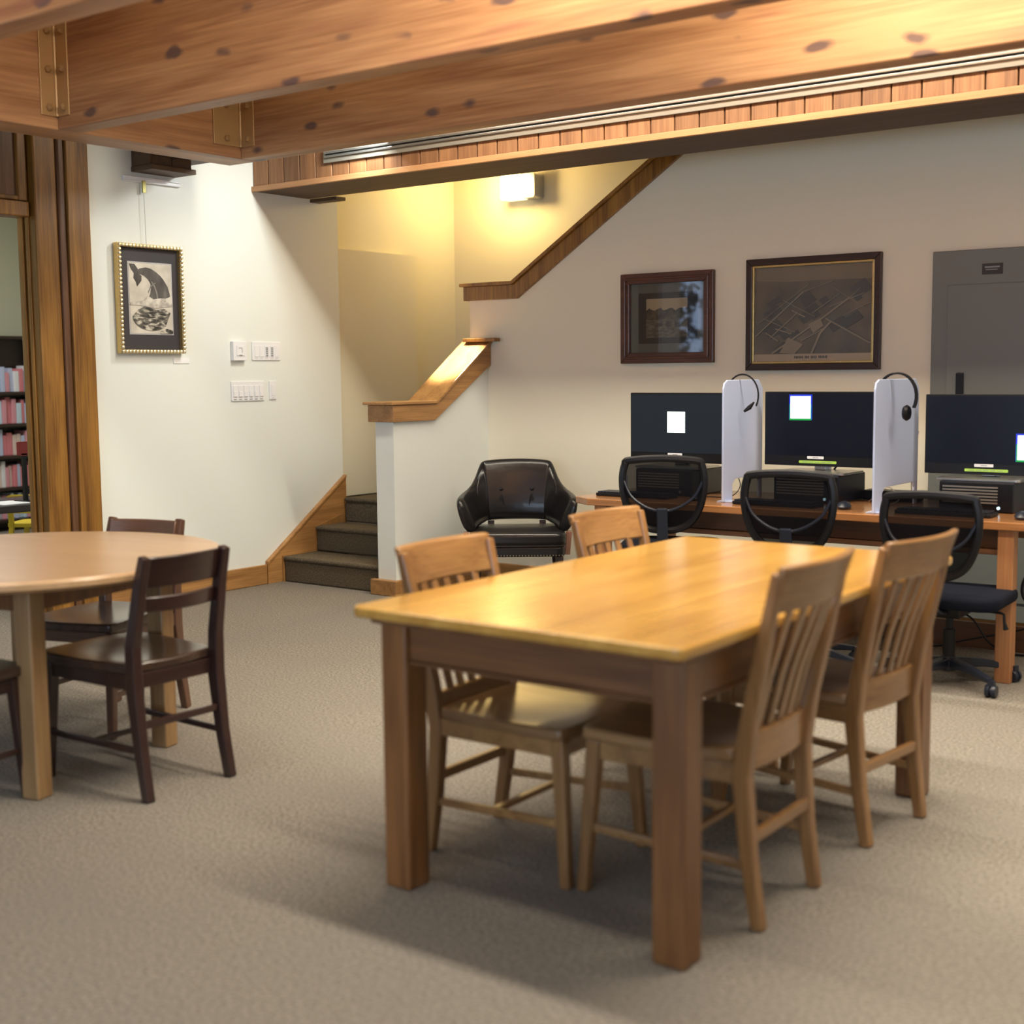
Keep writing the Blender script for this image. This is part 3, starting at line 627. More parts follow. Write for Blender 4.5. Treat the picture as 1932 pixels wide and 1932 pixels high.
# switch plates on the left wall (local y along wall, x out)
def plate(y0, y1, z0, z1, label, th=.008):
    t = thing('switch_plate', label, 'switch', (XL+.001, (y0+y1)/2, (z0+z1)/2), 0)
    hy, hz = (y1-y0)/2, (z1-z0)/2
    box(0, th, -hy, hy, -hz, hz).build('plate', 'white', t, bevel=.003); return t, hy, hz, th
t, hy, hz, th = plate(5.715, 5.825, 1.445, 1.565, 'thick square white thermostat, upper left of the wall controls', .03)
MB().box(th, th+.004, -.03, .035, -.03, .035).build('dial', 'white', t, bevel=.002)
MB().box(th+.004, th+.005, -.012, .014, -.030, -.024).box(th+.004, th+.005, -.014, .012, .016, .020).box(th+.004, th+.005, .012, .015, -.012, .018).build('marking', 'grey_mark', t)
t, hy, hz, th = plate(5.89, 6.135, 1.447, 1.565, 'wide white plate with two dark slider columns, right of the thermostat')
for k in range(5):
    yy = -.088+k*.044
    MB().box(th, th+.004, yy-.016, yy+.016, -.038, .034).build('switch', 'white', t, bevel=.002)
for k in (2, 3):
    yy = -.088+k*.044; mk = MB()
    for j in range(5): mk.box(th+.004, th+.006, yy-.009, yy+.009, -.032+j*.012, -.024+j*.012)
    mk.build('slider', 'grey_mark', t)
mk = MB()
for k in range(5): yy = -.088+k*.044; mk.box(th, th+.001, yy-.012, yy+.012, -.050, -.046)
mk.build('lettering', 'pale_mark', t)
t, hy, hz, th = plate(5.708, 5.985, 1.190, 1.315, 'widest white plate, six rocker switches, lower row of the wall controls')
for k in range(6):
    yy = -.110+k*.044; MB().box(th, th+.004, yy-.016, yy+.016, -.036, .036).box(th+.004, th+.007, yy-.013, yy+.013, -.034, 0).build('switch', 'white', t, bevel=.002)
mk = MB()
for k in range(6): yy = -.110+k*.044; mk.box(th, th+.001, yy-.012, yy+.012, -.054, -.049)
mk.build('lettering', 'grey_mark', t)
t, hy, hz, th = plate(6.03, 6.09, 1.195, 1.315, 'narrow single white switch, right end of the lower row')
MB().box(th, th+.004, -.016, .016, -.036, .036).build('switch', 'white', t, bevel=.002)
MB().box(th, th+.001, -.012, .012, -.052, -.047).build('lettering', 'pale_mark', t)

# electrical cabinet on the back wall
t = thing('wall_cabinet', 'tall grey steel service cabinet at the right of the back wall', 'cabinet', (-1.95, YB-.001, .05))
box(-.515, .75, -.03, 0, 0, 1.905).build('frame', 'cabinet', t, bevel=.004)
box(-.43, .66, -.038, -.031, .10, 1.73).build('door', 'cabinet', t, bevel=.003)
dd = kids(t)[-1] if False else [o for o in kids(t) if o.name.startswith('door')][0]
box(-.375, -.335, -.052, -.039, 1.16, 1.28).build('handle', 'black', dd, bevel=.006)
pl_ = box(-.258, -.155, -.033, -.0305, 1.775, 1.83).build('label_plate', 'mat_dark', t)
MB().box(-.245, -.17, -.0337, -.0331, 1.808, 1.816).box(-.240, -.18, -.0337, -.0331, 1.797, 1.801).build('lettering', 'grey_mark', pl_)
tag(MB().prism(rounded(-.035, .035, -.057, .057, .01), -.006, 0).build('wall_outlet', 'white', None, loc=(-2.12, YB-.032, .345)), 'white wall outlet low behind the desk leg', 'outlet')

# ================================================================== LIBRARY TABLE
TZ = .762
X0, X1, Y0, Y1 = -2.375, -1.40, 2.475, 4.215
t = thing('library_table', 'long honey oak library table with square legs', 'table', ((X0+X1)/2, (Y0+Y1)/2, 0))
tx, ty = (X1-X0)/2, (Y1-Y0)/2
def chamfer_rect(a, b, c): return [(-a+c, -b), (a-c, -b), (a, -b+c), (a, b-c), (a-c, b), (-a+c, b), (-a, b-c), (-a, -b+c)]
MB().prism(chamfer_rect(tx, ty, .015), TZ-.030, TZ, 'xy').build('tabletop', 'top_y', t, bevel=.008, seg=3)
MB().prism(chamfer_rect(tx-.022, ty-.022, .03), TZ-.044, TZ-.031, 'xy').build('edge_moulding', 'tapron_y', t, bevel=.005)
lx, ly, lw_ = tx-.035-.043, ty-.075-.043, .086
for sx in (-1, 1):
    for sy in (-1, 1):
        MB().bar((sx*lx, sy*ly, 0), (sx*lx, sy*ly, TZ-.045), .086, .086).build('leg', 'tleg', t, bevel=.008)
for s in (-1, 1):
    MB().box(-lx+.044, lx-.044, s*ly-.016+s*.012, s*ly+.016+s*.012, TZ-.145, TZ-.045).box(-lx+.044, lx-.044, s*ly-.02+s*.012, s*ly+.02+s*.012, TZ-.155, TZ-.146).build('apron', 'tapron_x', t, bevel=.003)
    MB().box(s*lx-.016+s*.012, s*lx+.016+s*.012, -ly+.044, ly-.044, TZ-.145, TZ-.045).box(s*lx-.02+s*.012, s*lx+.02+s*.012, -ly+.044, ly-.044, TZ-.155, TZ-.146).build('apron', 'tapron_y', t, bevel=.003)

# ================================================================== OAK CHAIRS
def seat_mesh(w0, w1, d0, d1, z0, z1, n=10, dish=.012):
    """saddle seat, rounded plan"""
    mb = MB(); vs = []; fs = []
    top = lambda u, v: z1 - dish*max(0, 1-(u*u*1.1+ (v+.15)**2*1.1)) 
    for side in (0, 1):
        for j in range(n+1):
            for i in range(n+1):
                u, v = -1+2*i/n, -1+2*j/n
                uu, vv = u*math.sqrt(1-v*v*.16), v*math.sqrt(1-u*u*.16)
                wd = w0+(w1-w0)*(v+1)/2
                vs.append((uu*wd/2*1.06, (d0+d1)/2+vv*(d1-d0)/2*1.06, top(u, v) if side == 0 else z0))
    m_ = (n+1)*(n+1)
    for j in range(n):
        for i in range(n):
            a = j*(n+1)+i; fs.append((a, a+1, a+n+2, a+n+1)); fs.append((m_+a, m_+a+n+1, m_+a+n+2, m_+a+1))
    ring = [i for i in range(n+1)]+[j*(n+1)+n for j in range(1, n+1)]+[n*(n+1)+i for i in range(n-1, -1, -1)]+[j*(n+1) for j in range(n-1, 0, -1)]
    for k in range(len(ring)):
        a, b_ = ring[k], ring[(k+1) % len(ring)]; fs.append((a, m_+a, m_+b_, b_))
    return mb.add(vs, fs)
def curved_rail(hw, y, z0, z1, bow, th, n=8, rake=0, top_scale=1.0):
    """horizontal rail between posts at +-hw, bowed backwards (-y)"""
    mb = MB(); vs = []; fs = []
    for i in range(n+1):
        s_ = -1+2*i/n; yb = y-bow*(1-s_*s_)
        for (dy, z) in ((0, z0), (-th, z0), (-th-rake, z1), (-rake, z1)):
            k = 1 if z == z0 else top_scale
            vs.append((s_*hw*k, yb+dy, z))
    for i in range(n):
        for k in range(4): fs.append((4*i+k, 4*i+(k+1) % 4, 4*i+4+(k+1) % 4, 4*i+4+k))
    fs += [(0, 1, 2, 3), (4*n+3, 4*n+2, 4*n+1, 4*n)]
    return mb.add(vs, fs)
def oak_chair(label, loc, rz, hs=1):
    t = thing('slat_back_chair', label, 'chair', loc, rz, 'oak slat back chairs at the library table'); t.scale = (1, 1, hs)
    seat_mesh(.39, .435, -.205, .225, .412, .445).build('seat', 'ch_seat', t, bevel=.008, smooth=True)
    for s in (-1, 1):
        MB().path([(s*.168, -.262, 0), (s*.170, -.235, .18), (s*.174, -.218, .38), (s*.180, -.238, .52), (s*.192, -.282, .72), (s*.201, -.318, .885)],
                  [.032, .034, .036, .034, .032, .028], [.034, .040, .048, .042, .036, .026]).build('rear_leg', 'ch_z', t, bevel=.006)
        MB().path([(s*.195, .225, 0), (s*.180, .195, .41)], [.030, .040], [.030, .042]).build('front_leg', 'ch_z', t, bevel=.006)
        MB().bar((s*.186, .20, .175), (s*.171, -.232, .155), .016, .024).build('side_stretcher', 'ch_x', t, bevel=.004)
        MB().bar((s*.178, -.205, .385), (s*.182, .19, .385), .02, .052, ref=(1, 0, 0)).build('seat_rail', 'ch_x', t, bevel=.003)
    MB().bar((-.17, -.238, .225), (.17, -.238, .225), .020, .030, ref=(0, 1, 0)).build('rear_stretcher', 'ch_x', t, bevel=.004)
    MB().bar((-.18, -.02, .17), (.18, -.02, .17), .022, .018, ref=(0, 1, 0)).build('cross_stretcher', 'ch_x', t, bevel=.004)
    MB().bar((-.17, .198, .385), (.17, .198, .385), .02, .052, ref=(0, 1, 0)).build('seat_rail', 'ch_x', t, bevel=.003)
    curved_rail(.166, -.205, .385, .482, .016, .022, rake=.004).build('lower_rail', 'ch_x', t, bevel=.005, smooth=True)
    curved_rail(.200, -.284, .785, .902, .034, .024, rake=.036, top_scale=1.06).build('crest_rail', 'ch_x', t, bevel=.008, smooth=True)
    for k in range(5):
        x = -.116+k*.058; bz = (1-(x/.18)**2)
        MB().path([(x*.94, -.214-.016*bz, .475), (x*.98, -.246-.022*bz, .62), (x*1.05, -.294-.034*bz, .79)], [.026, .027, .028], .010).build('slat', 'ch_z', t, bevel=.003)
    return t
oak_chair('oak slat back chair at the near right side of the library table', (-1.668, 3.025, 0), math.radians(91))
oak_chair('oak slat back chair at the far right side of the library table', (-1.655, 3.755, 0), math.radians(84), .98)
oak_chair('oak chair at the near left of the library table, its seat seen under the tabletop', (-2.160, 3.0, 0), math.radians(-89), .965)
oak_chair('oak chair at the far left of the library table, in front of the armchair', (-2.185, 3.90, 0), math.radians(-91), .97)

# ================================================================== ROUND TABLE + DARK CHAIRS
RC = (-4.16, 2.70)
t = thing('round_table', 'round tan table with square legs at the left', 'table', (*RC, 0), math.radians(13.3))
MB().lathe([(0, .700), (.67, .700), (.685, .712), (.685, .728), (.675, .738), (0, .740)], 72).build('tabletop', 'top_round', t, smooth=True)
for a in (-1, 1):
    for b_ in (-1, 1): MB().bar((a*.325, b_*.325, 0), (a*.325, b_*.325, .699), .068, .068).build('leg', 'rleg', t, bevel=.006)
for s in (-1, 1):
    box(-.29, .29, s*.325-.012, s*.325+.012, .61, .699).build('apron', 'tleg', t); box(s*.325-.012, s*.325+.012, -.29, .29, .61, .699).build('apron', 'tleg', t)
def dark_chair(label, loc, rz, mz='dk_z', mx='dk_x', ms='dk_seat', hgt=.79):
    t = thing('ladder_back_chair', label, 'chair', loc, rz, 'dark wooden chairs around the round table')
    q = hgt/.79
    seat_mesh(.36, .42, -.205, .25, .405, .44).build('seat', ms, t, bevel=.008, smooth=True)
    for s in (-1, 1):
        MB().path([(s*.170, -.275, 0), (s*.168, -.245, .16), (s*.168, -.222, .36), (s*.170, -.225, .50), (s*.164, -.262, .69*q), (s*.162, -.29, hgt)],
                  [.032, .034, .038, .036, .034, .030], [.034, .040, .050, .044, .038, .032]).build('rear_leg', mz, t, bevel=.005)
        MB().path([(s*.185, .232, 0), (s*.175, .205, .40)], [.028, .038], [.028, .040]).build('front_leg', mz, t, bevel=.005)
        MB().bar((s*.182, .21, .16), (s*.168, -.238, .16), .016, .022).build('side_stretcher', mx, t, bevel=.004)
        MB().bar((s*.170, -.20, .38), (s*.178, .20, .38), .02, .05, ref=(1, 0, 0)).build('seat_rail', mx, t, bevel=.003)
    MB().bar((-.165, -.236, .24), (.165, -.236, .24), .018, .024, ref=(0, 1, 0)).build('rear_stretcher', mx, t, bevel=.004)
    MB().bar((-.18, 0, .16), (.18, 0, .16), .018, .018, ref=(0, 1, 0)).build('cross_stretcher', mx, t, bevel=.004)
    MB().bar((-.165, -.205, .38), (.165, -.205, .38), .02, .05, ref=(0, 1, 0)).build('seat_rail', mx, t, bevel=.003)
    MB().bar((-.17, .208, .38), (.17, .208, .38), .02, .05, ref=(0, 1, 0)).build('seat_rail', mx, t, bevel=.003)
    curved_rail(.158, -.236, .685*q, .785*q, .026, .020, rake=.024).build('top_rail', mx, t, bevel=.005, smooth=True)
    curved_rail(.156, -.218, .605*q, .655*q, .040, .020, rake=.010).build('middle_rail', mx, t, bevel=.004, smooth=True)
    return t
dark_chair('dark brown chair with two back rails at the right of the round table', (-3.70, 2.80, 0), math.radians(90))
dark_chair('brown chair at the far side of the round table, before the oak doorway', (-4.39, 3.20, 0), math.radians(196.5), 'br_z', 'br_x', 'dk_seat', .775)
dark_chair('dark chair at the left edge, its seat under the near side of the round table', (-3.95, 2.185, 0), math.radians(8))

# ================================================================== COMPUTER DESK
DZ = .70; DX0, DX1, DY0, DY1 = -3.95, -1.55, 5.775, 6.56
t = thing('computer_desk', 'long reddish wooden computer desk along the back wall', 'desk', (-2.75, 6.16, 0))
o_ = Vector((-2.75, 6.16, 0))
rel(MB().prism([(DX0+.12, DY0), (DX1, DY0), (DX1, DY1), (DX0, DY1), (DX0, DY0+.07)], DZ-.035, DZ, 'xy'), o_).build('desktop', 'desk_x', t, bevel=.004)
for x in (-3.80, -1.742):
    for y in (5.795, 6.46): rel(box(x, x+.068, y, y+.068, 0, DZ-.036), o_).build('leg', 'desk_z', t, bevel=.004)
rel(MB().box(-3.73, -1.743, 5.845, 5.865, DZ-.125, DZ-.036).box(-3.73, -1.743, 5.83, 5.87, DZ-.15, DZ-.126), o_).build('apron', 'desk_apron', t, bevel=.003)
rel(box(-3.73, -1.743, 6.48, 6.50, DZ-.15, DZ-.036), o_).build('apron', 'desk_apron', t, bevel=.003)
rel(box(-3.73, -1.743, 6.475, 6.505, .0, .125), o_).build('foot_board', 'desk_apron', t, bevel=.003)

def workstation(cx, label_mon, scr, winx, winz, bw_edges=True, tilt=0, mz0=.872, strip=True, zc=0):
    """monitor on a silver stand that sits on a horizontal computer case"""
    yM = 6.27
    t = thing('monitor', label_mon, 'monitor', (cx, yM, 0.8395), tilt, 'computer monitors on the desk')
    w_, h_ = .580, .372; z0 = mz0-.8395
    mb = MB().prism(rounded(-w_/2, w_/2, z0, z0+h_, .004), .0, .028).prism(rounded(-.16, .16, z0+.06, z0+.28, .02), .0285, .05)
    mb.build('casing', 'black', t, bevel=.002)
    s = box(-w_/2+.008, w_/2-.008, -.0015, -.0002, z0+.052, z0+h_-.008).build('screen', scr, t)
    sx, sz = -w_/2+winx*w_, z0+h_-winz*h_
    if bw_edges:
        box(sx-.008, sx+.116, -.0022, -.0016, sz-.118, sz+.008).build('window_glow', 'screen_blue', s)
        box(sx-.006, sx+.112, -.0026, -.0023, sz-.121, sz-.040).build('window_glow', 'screen_green', s)
    box(sx, sx+.108, -.0034, -.0027, sz-.112, sz).build('open_window', 'screen_white', s)
    b1 = MB().prism(rounded(-.10, .10, z0+.014, z0+.027, .004), -.0012, -.0002).build('asset_label', 'green_label', t)
    mk = MB()
    for k in range(26):
        if k % 5: mk.box(-.085+k*.0065, -.0815+k*.0065, -.0018, -.0013, z0+.018, z0+.022)
    mk.build('lettering', 'grey_mark', b1)
    if strip:
        b2 = MB().prism(rounded(-.055, .033, z0+.036, z0+.050, .003), -.0022, -.0016).build('name_label', 'white_paper', t)
        MB().box(-.025, .005, -.0026, -.0023, z0+.041, z0+.044).build('lettering', 'grey_mark', b2)
    MB().box(-.03, .03, .03, .055, .012, z0+.14).box(-.012, .05, .045, .06, .012, z0+.10).build('stand_neck', 'silver', t, bevel=.003)
    MB().prism(rounded(-.19, .19, -.13, .14, .02), 0, .011, 'xy').build('stand_base', 'silver', t, bevel=.002)
def computer(cx, y, label, led=True):
    t = thing('computer', label, 'computer', (cx, y, DZ+.001), 0, 'desktop computers under the monitors')
    box(-.17, .17, 0, .34, 0, .137).build('case', 'blue_black', t, bevel=.006)
    f = box(-.165, .165, -.008, -.0005, .004, .132).build('front_panel', 'black', t, bevel=.002)
    gr = MB()
    for k in range(6): gr.box(-.150, .10, -.012, -.0085, .040+k*.014, .047+k*.014)
    gr.build('grille', 'slotgrey', f)
    MB().lathe([(0, 0), (.007, 0), (.007, -.004), (0, -.004)], 12, (.105, -.0085, .022), 'y').build('power_light', 'led' if led else 'grey_mark', f)
XA, XB2, XC3 = -3.582, -2.778, -1.945
workstation(XA, 'left monitor, small white window near the middle of the grey screen', 'screen_dark', .40, .27, False, 0, .865)
workstation(XB2, 'middle monitor, small white window at its upper left', 'screen_dark2', .245, .06, True, 0, .872)
workstation(XC3, 'right monitor cut by the frame edge, white window at its right', 'screen_dark2', .74, .50, True, 0, .860)
computer(XA, 6.13, 'black desktop computer under the left monitor', False)
computer(XB2, 6.13, 'black desktop computer under the middle monitor')
computer(XC3, 6.13, 'black desktop computer under the right monitor')
def keyboard(cx, cy, label, rz=0):
    t = thing('keyboard', label, 'keyboard', (cx, cy, DZ+.001), rz)
    MB().prism(rounded(-.215, .215, -.065, .065, .01), 0, .016, 'xy').build('keyboard_base', 'black', t, bevel=.003)
    mb = MB()
    for r_ in range(5):
        for c in range(18): mb.box(-.205+c*.0227, -.186+c*.0227, -.055+r_*.022, -.037+r_*.022, .0165, .024)
    o = mb.build('keys', 'blue_black', t); o['kind'] = 'stuff'
def mouse(cx, cy, label):
    mb = MB().lathe([(0, 0), (.03, 0), (.034, .012), (.026, .028), (.01, .036), (0, .037)], 16)
    mb.v = [(x, y*1.6, z) for x, y, z in mb.v]
    tag(mb.build('computer_mouse', 'blue_black', None, smooth=True, loc=(cx, cy, DZ+.001), rot=(0, 0, .2)), label, 'mouse', 'computer mice')
keyboard(-3.66, 5.985, 'black keyboard on the desk before the left monitor')
keyboard(-2.84, 5.95, 'black keyboard on the desk before the middle monitor')
keyboard(-2.02, 5.95, 'black keyboard on the desk before the right monitor')
mouse(-3.30, 5.98, 'dark mouse right of the left keyboard'); mouse(-2.50, 5.95, 'dark mouse right of the middle chair back'); mouse(-1.68, 5.93, 'dark mouse near the right edge of the frame')
tag(MB().lathe([(0, 0), (.02, 0), (.024, .10), (.022, .10), (.018, .004), (0, .004)], 16).build('glass_cup', 'panelwhite', None, smooth=True, loc=(-3.80, 6.08, DZ+.001)), 'small clear cup at the left end of the desk', 'cup')

# privacy panels
def panel(x, y0, y1, label):
    t = thing('privacy_panel', label, 'divider', (x, y0, DZ+.001), 0, 'white dividers between the computers')
    d_ = y1-y0
    pts = [(0, 0), (.10, 0), (.10, .085), (.13, .11), (d_-.06, .11), (d_-.04, .085), (d_-.04, 0), (d_, 0), (d_, .56), (d_-.045, .605), (.045, .605), (.012, .59), (0, .56)]
    MB().prism(pts, -.005, .005, 'yz').build('sheet', 'panelwhite', t, bevel=.003)
    box(-.04, .04, .02, .09, 0, .004).build('foot', 'panelwhite', t)
panel(-3.13, 5.93, 6.36, 'white divider between the left and middle monitors')
panel(-2.305, 5.81, 6.36, 'white divider between the middle and right monitors')
def headset(x, y, z, label, double):
    t = thing('headset', label, 'headset', (x, y, z), 0, 'black headsets hung on the dividers')
    R_ = .084
    arc = [(R_*1.05*math.cos(a)+.01, 0, -.085+R_*1.25*math.sin(a)) for a in [math.radians(v) for v in range(-30, 211, 12)]]
    MB().tube(arc, .0045, 8).build('headband', 'black', t, smooth=True)
    if double: MB().tube([(px+.016*(1 if px > 0 else 0), py-.02, pz) for px, py, pz in arc], .0045, 8).build('headband', 'black', t, smooth=True)
    if double:
        MB().lathe([(0, -.014), (.030, -.012), (.037, 0), (.030, .012), (0, .014)], 18, (.066, -.022, -.160), 'x').build('ear_cup', 'black', t, smooth=True)
        MB().lathe([(0, -.012), (.024, -.010), (.028, 0), (.024, .010), (0, .012)], 18, (-.045, -.004, -.15), 'x').build('ear_cup', 'black', t, smooth=True)
    else:
        MB().tube([(.075, 0, -.118), (.055, -.01, -.145), (.03, -.02, -.165)], [.004, .012, .006], 10).build('microphone', 'black', t, smooth=True)
        MB().lathe([(0, -.012), (.02, -.010), (.024, 0), (.02, .010), (0, .012)], 18, (-.058, 0, -.10), 'x').build('ear_cup', 'black', t, smooth=True)
headset(-3.115, 6.09, 1.313, 'thin black headset with a boom microphone on the left divider', False)
headset(-2.285, 6.00, 1.313, 'black headset with round ear cup on the right divider', True)
# cables on the desk
def cable(pts, r, label, mat='black'):
    ps = [Vector(p) for p in pts]; out = []
    n = len(ps)
    for i in range(n-1):
        p0, p1, p2, p3 = ps[max(i-1, 0)], ps[i], ps[i+1], ps[min(i+2, n-1)]
        for k in range(6):
            s_ = k/6; out.append(.5*((2*p1)+(p2-p0)*s_+(2*p0-5*p1+4*p2-p3)*s_**2+(3*p1-p0-3*p2+p3)*s_**3))
    out.append(ps[-1])
    tag(MB().tube(out, r, 6).build('cable', mat, None, smooth=True), label, 'cable')
cable([(-2.74, 6.40, .92), (-2.62, 6.42, .95), (-2.53, 6.40, .94), (-2.50, 6.38, .85), (-2.52, 6.40, .706)], .006, 'thick black cable looping behind the middle monitor stand')
cable([(-2.70, 6.36, .98), (-2.66, 6.37, .92), (-2.73, 6.38, .86), (-2.77, 6.42, .80)], .005, 'black cable dropping from the underside of the middle monitor')
cable([(-2.52, 6.30, .706), (-2.47, 6.28, .74), (-2.42, 6.30, .78), (-2.36, 6.28, .73), (-2.38, 6.22, .706), (-2.45, 6.18, .706), (-2.40, 6.12, .706)], .0025, 'thin grey cable tangled between the middle computer and the divider', 'steel')
cable([(-3.36, 6.36, .80), (-3.29, 6.34, .84), (-3.22, 6.30, .76), (-3.22, 6.2, .706), (-3.30, 6.12, .706), (-3.34, 6.08, .706)], .0025, 'thin cable beside the left computer')
cable([(-2.36, 6.46, .70), (-2.36, 6.44, .80), (-2.34, 6.42, .95), (-2.32, 6.42, 1.05)], .002, 'thin cable rising behind the desk by the right divider', 'steel')
cable([(-2.02, 6.33, .90), (-1.99, 6.34, .86), (-1.94, 6.33, .90), (-1.90, 6.34, .862)], .006, 'short black cables bunched under the right monitor')
cable([(-1.88, 6.33, .90), (-1.84, 6.34, .865), (-1.80, 6.34, .90), (-1.76, 6.34, .86)], .005, 'second bunch of cables under the right monitor, further right')
tag(box(-.14, .14, -.05, .05, 0, .05).build('power_strip', 'black', None, bevel=.006, loc=(-2.46, 6.46, DZ+.001)), 'black power box at the rear of the desk by the right divider', 'power strip')
cable([(-1.62, 5.95, .66), (-1.60, 5.93, .52), (-1.66, 5.92, .44), (-1.66, 5.92, .36), (-1.58, 5.93, .30), (-1.50, 5.95, .34)], .008, 'black cable hanging in a loop right of the desk leg')
cable([(-2.30, 6.46, .30), (-2.20, 6.44, .20), (-2.05, 6.42, .16), (-1.95, 6.40, .05), (-1.85, 6.38, .01), (-1.70, 6.42, .01)], .005, 'black cable trailing on the carpet under the desk')
cable([(-2.35, 6.40, .01), (-2.20, 6.36, .01), (-2.05, 6.42, .05), (-1.90, 6.44, .09), (-1.78, 6.44, .13)], .004, 'second dark cable under the desk, against the foot board')

# ================================================================== TASK CHAIRS
def task_chair(label, loc, rz, dz=0, star=0):
    t = thing('task_chair', label, 'chair', loc, rz, 'black mesh back task chairs at the computer desk')
    # star base
    MB().lathe([(0, .06), (.035, .06), (.04, .085), (.03, .11), (.026, .12), (0, .12)], 20).build('base_hub', 'blue_black', t, smooth=True)
    for k in range(5):
        a = star+2*PI*k/5; c_, s_ = math.cos(a), math.sin(a)
        MB().path([(.03*c_, .03*s_, .095), (.15*c_, .15*s_, .088), (.275*c_, .275*s_, .068)], [.046, .036, .028], [.040, .032, .022], ref=(-s_, c_, 0)).build('base_arm', 'blue_black', t, bevel=.005)
        cx, cy = .285*c_, .285*s_
        mt = Matrix.Translation((cx, cy, .0275)) @ Matrix.Rotation(a+.6, 4, 'Z')
        mb = MB().lathe([(0, -.022), (.024, -.022), (.027, -.017), (.027, -.005), (.015, -.004), (.015, .004), (.027, .005), (.027, .017), (.024, .022), (0, .022)], 18, axis='x')
        mb.box(-.014, .014, -.012, .012, .015, .045)
        mb.v = [tuple(mt @ Vector(v)) for v in mb.v]; mb.build('caster', 'blue_black', t, smooth=True)
    MB().lathe([(0, .115), (.026, .115), (.026, .27+dz*.5), (.016, .27+dz*.5), (.016, .375+dz), (0, .375+dz)], 18).build('gas_lift', 'black', t, smooth=True)
    MB().prism([(-.10, .365+dz), (.08, .365+dz), (.12, .40+dz), (.12, .415+dz), (-.14, .415+dz)], -.07, .07, 'yz').build('tilt_mechanism', 'black', t, bevel=.01)
    MB().tube([(.06, .0, .395+dz), (.21, .0, .39+dz), (.225, 0, .385+dz), (.228, 0, .35+dz), (.235, 0, .32+dz)], [.006, .006, .006, .006, .012], 8).build('lever', 'black', t, smooth=True)
    mb = MB(); mb.prism(rounded(-.245, .245, -.22, .23, .09, 6), .418+dz, .475+dz, 'xy'); mb.build('seat', 'cloth_dark', t, bevel=.022, seg=4)
    # back frame outline in x, h (h up); leaning
    H0 = .575+dz; QX, QH = .88, .90
    def out(k_):   # closed loop of the shield outline
        pts = [(-.215, .34), (-.19, .365), (0, .378), (.19, .365), (.215, .34), (.228, .27), (.222, .18), (.195, .09), (.15, .025), (.08, -.012), (0, -.02), (-.08, -.012), (-.15, .025), (-.195, .09), (-.222, .18), (-.228, .27)]
        res = []; n = len(pts)
        for i in range(n):
            p0, p1, p2, p3 = [Vector(pts[(i+j) % n]) for j in (-1, 0, 1, 2)]
            for k in range(4):
                s_ = k/4; res.append(.5*((2*p1)+(p2-p0)*s_+(2*p0-5*p1+4*p2-p3)*s_**2+(3*p1-p0-3*p2+p3)*s_**3))
        return [(p.x*k_*QX, (.18+(p.y-.18)*k_)*QH) for p in res]
    yb = lambda x, h: -.285-.10*(h)+.55*x*x-.03*(1-((h-.18)/.2)**2)
    def P3(x, h, dy=0): return (x, yb(x, h)+dy, H0+h)
    loop = [P3(*p) for p in out(.965)]
    MB().tube(loop, .018, 8, closed=True).build('back_frame', 'black', t, smooth=True)
    mb = MB(); ol = out(.93); n = len(ol); vs = [P3(0, .18, .0)]; fs = []
    rings = (.25, .5, .75, 1)
    for q in rings: vs += [P3(x*q, .16+(h-.16)*q) for x, h in ol]
    for i in range(n): fs.append((0, 1+i, 1+(i+1) % n))
    for r_ in range(3):
        for i in range(n): a = 1+r_*n+i; b_ = 1+r_*n+(i+1) % n; fs.append((a, a+n, b_+n, b_))
    mb.add(vs, fs).build('mesh_panel', 'mesh', t, smooth=True)
    # lumbar loop and Y brace behind the mesh
    def cr(pts, m_=5):
        ps = [Vector(p) for p in pts]; res = []
        for i in range(len(ps)-1):
            p0, p1, p2, p3 = ps[max(i-1, 0)], ps[i], ps[i+1], ps[min(i+2, len(ps)-1)]
            for k in range(m_): s_ = k/m_; res.append(.5*((2*p1)+(p2-p0)*s_+(2*p0-5*p1+4*p2-p3)*s_**2+(3*p1-p0-3*p2+p3)*s_**3))
        res.append(ps[-1]); return res
    for s in (-1, 1):
        MB().tube(cr([P3(s*.188, .23, -.005), P3(s*.15, .155, -.018), P3(s*.08, .105, -.028), P3(s*.015, .085, -.034)]), [.007]*15+[.012], 8).build('brace_arm', 'blue_black', t, smooth=True)
    MB().path(cr([P3(0, .10, -.036), P3(0, .04, -.042), (0, -.335, H0-.04), (0, -.31, H0-.12), (0, -.22, .41+dz), (0, -.09, .39+dz)]), .052, .018).build('spine', 'blue_black', t, bevel=.006)
    return t
task_chair('left black mesh chair, turned to the left monitor', (-3.34, 5.78, 0), math.radians(24), .035, .3)
task_chair('middle black mesh chair before the middle monitor', (-2.53, 5.60, 0), math.radians(10), .005, .9)
task_chair('right black mesh chair, its star base and casters visible beside the desk leg', (-1.90, 5.68, 0), math.radians(3), -.065, math.radians(-38))

# ================================================================== ARMCHAIR
t = thing('leather_armchair', 'dark leather tub armchair with two buttons in the stair corner', 'armchair', (-4.785, 6.45, 0), PI+math.radians(37))
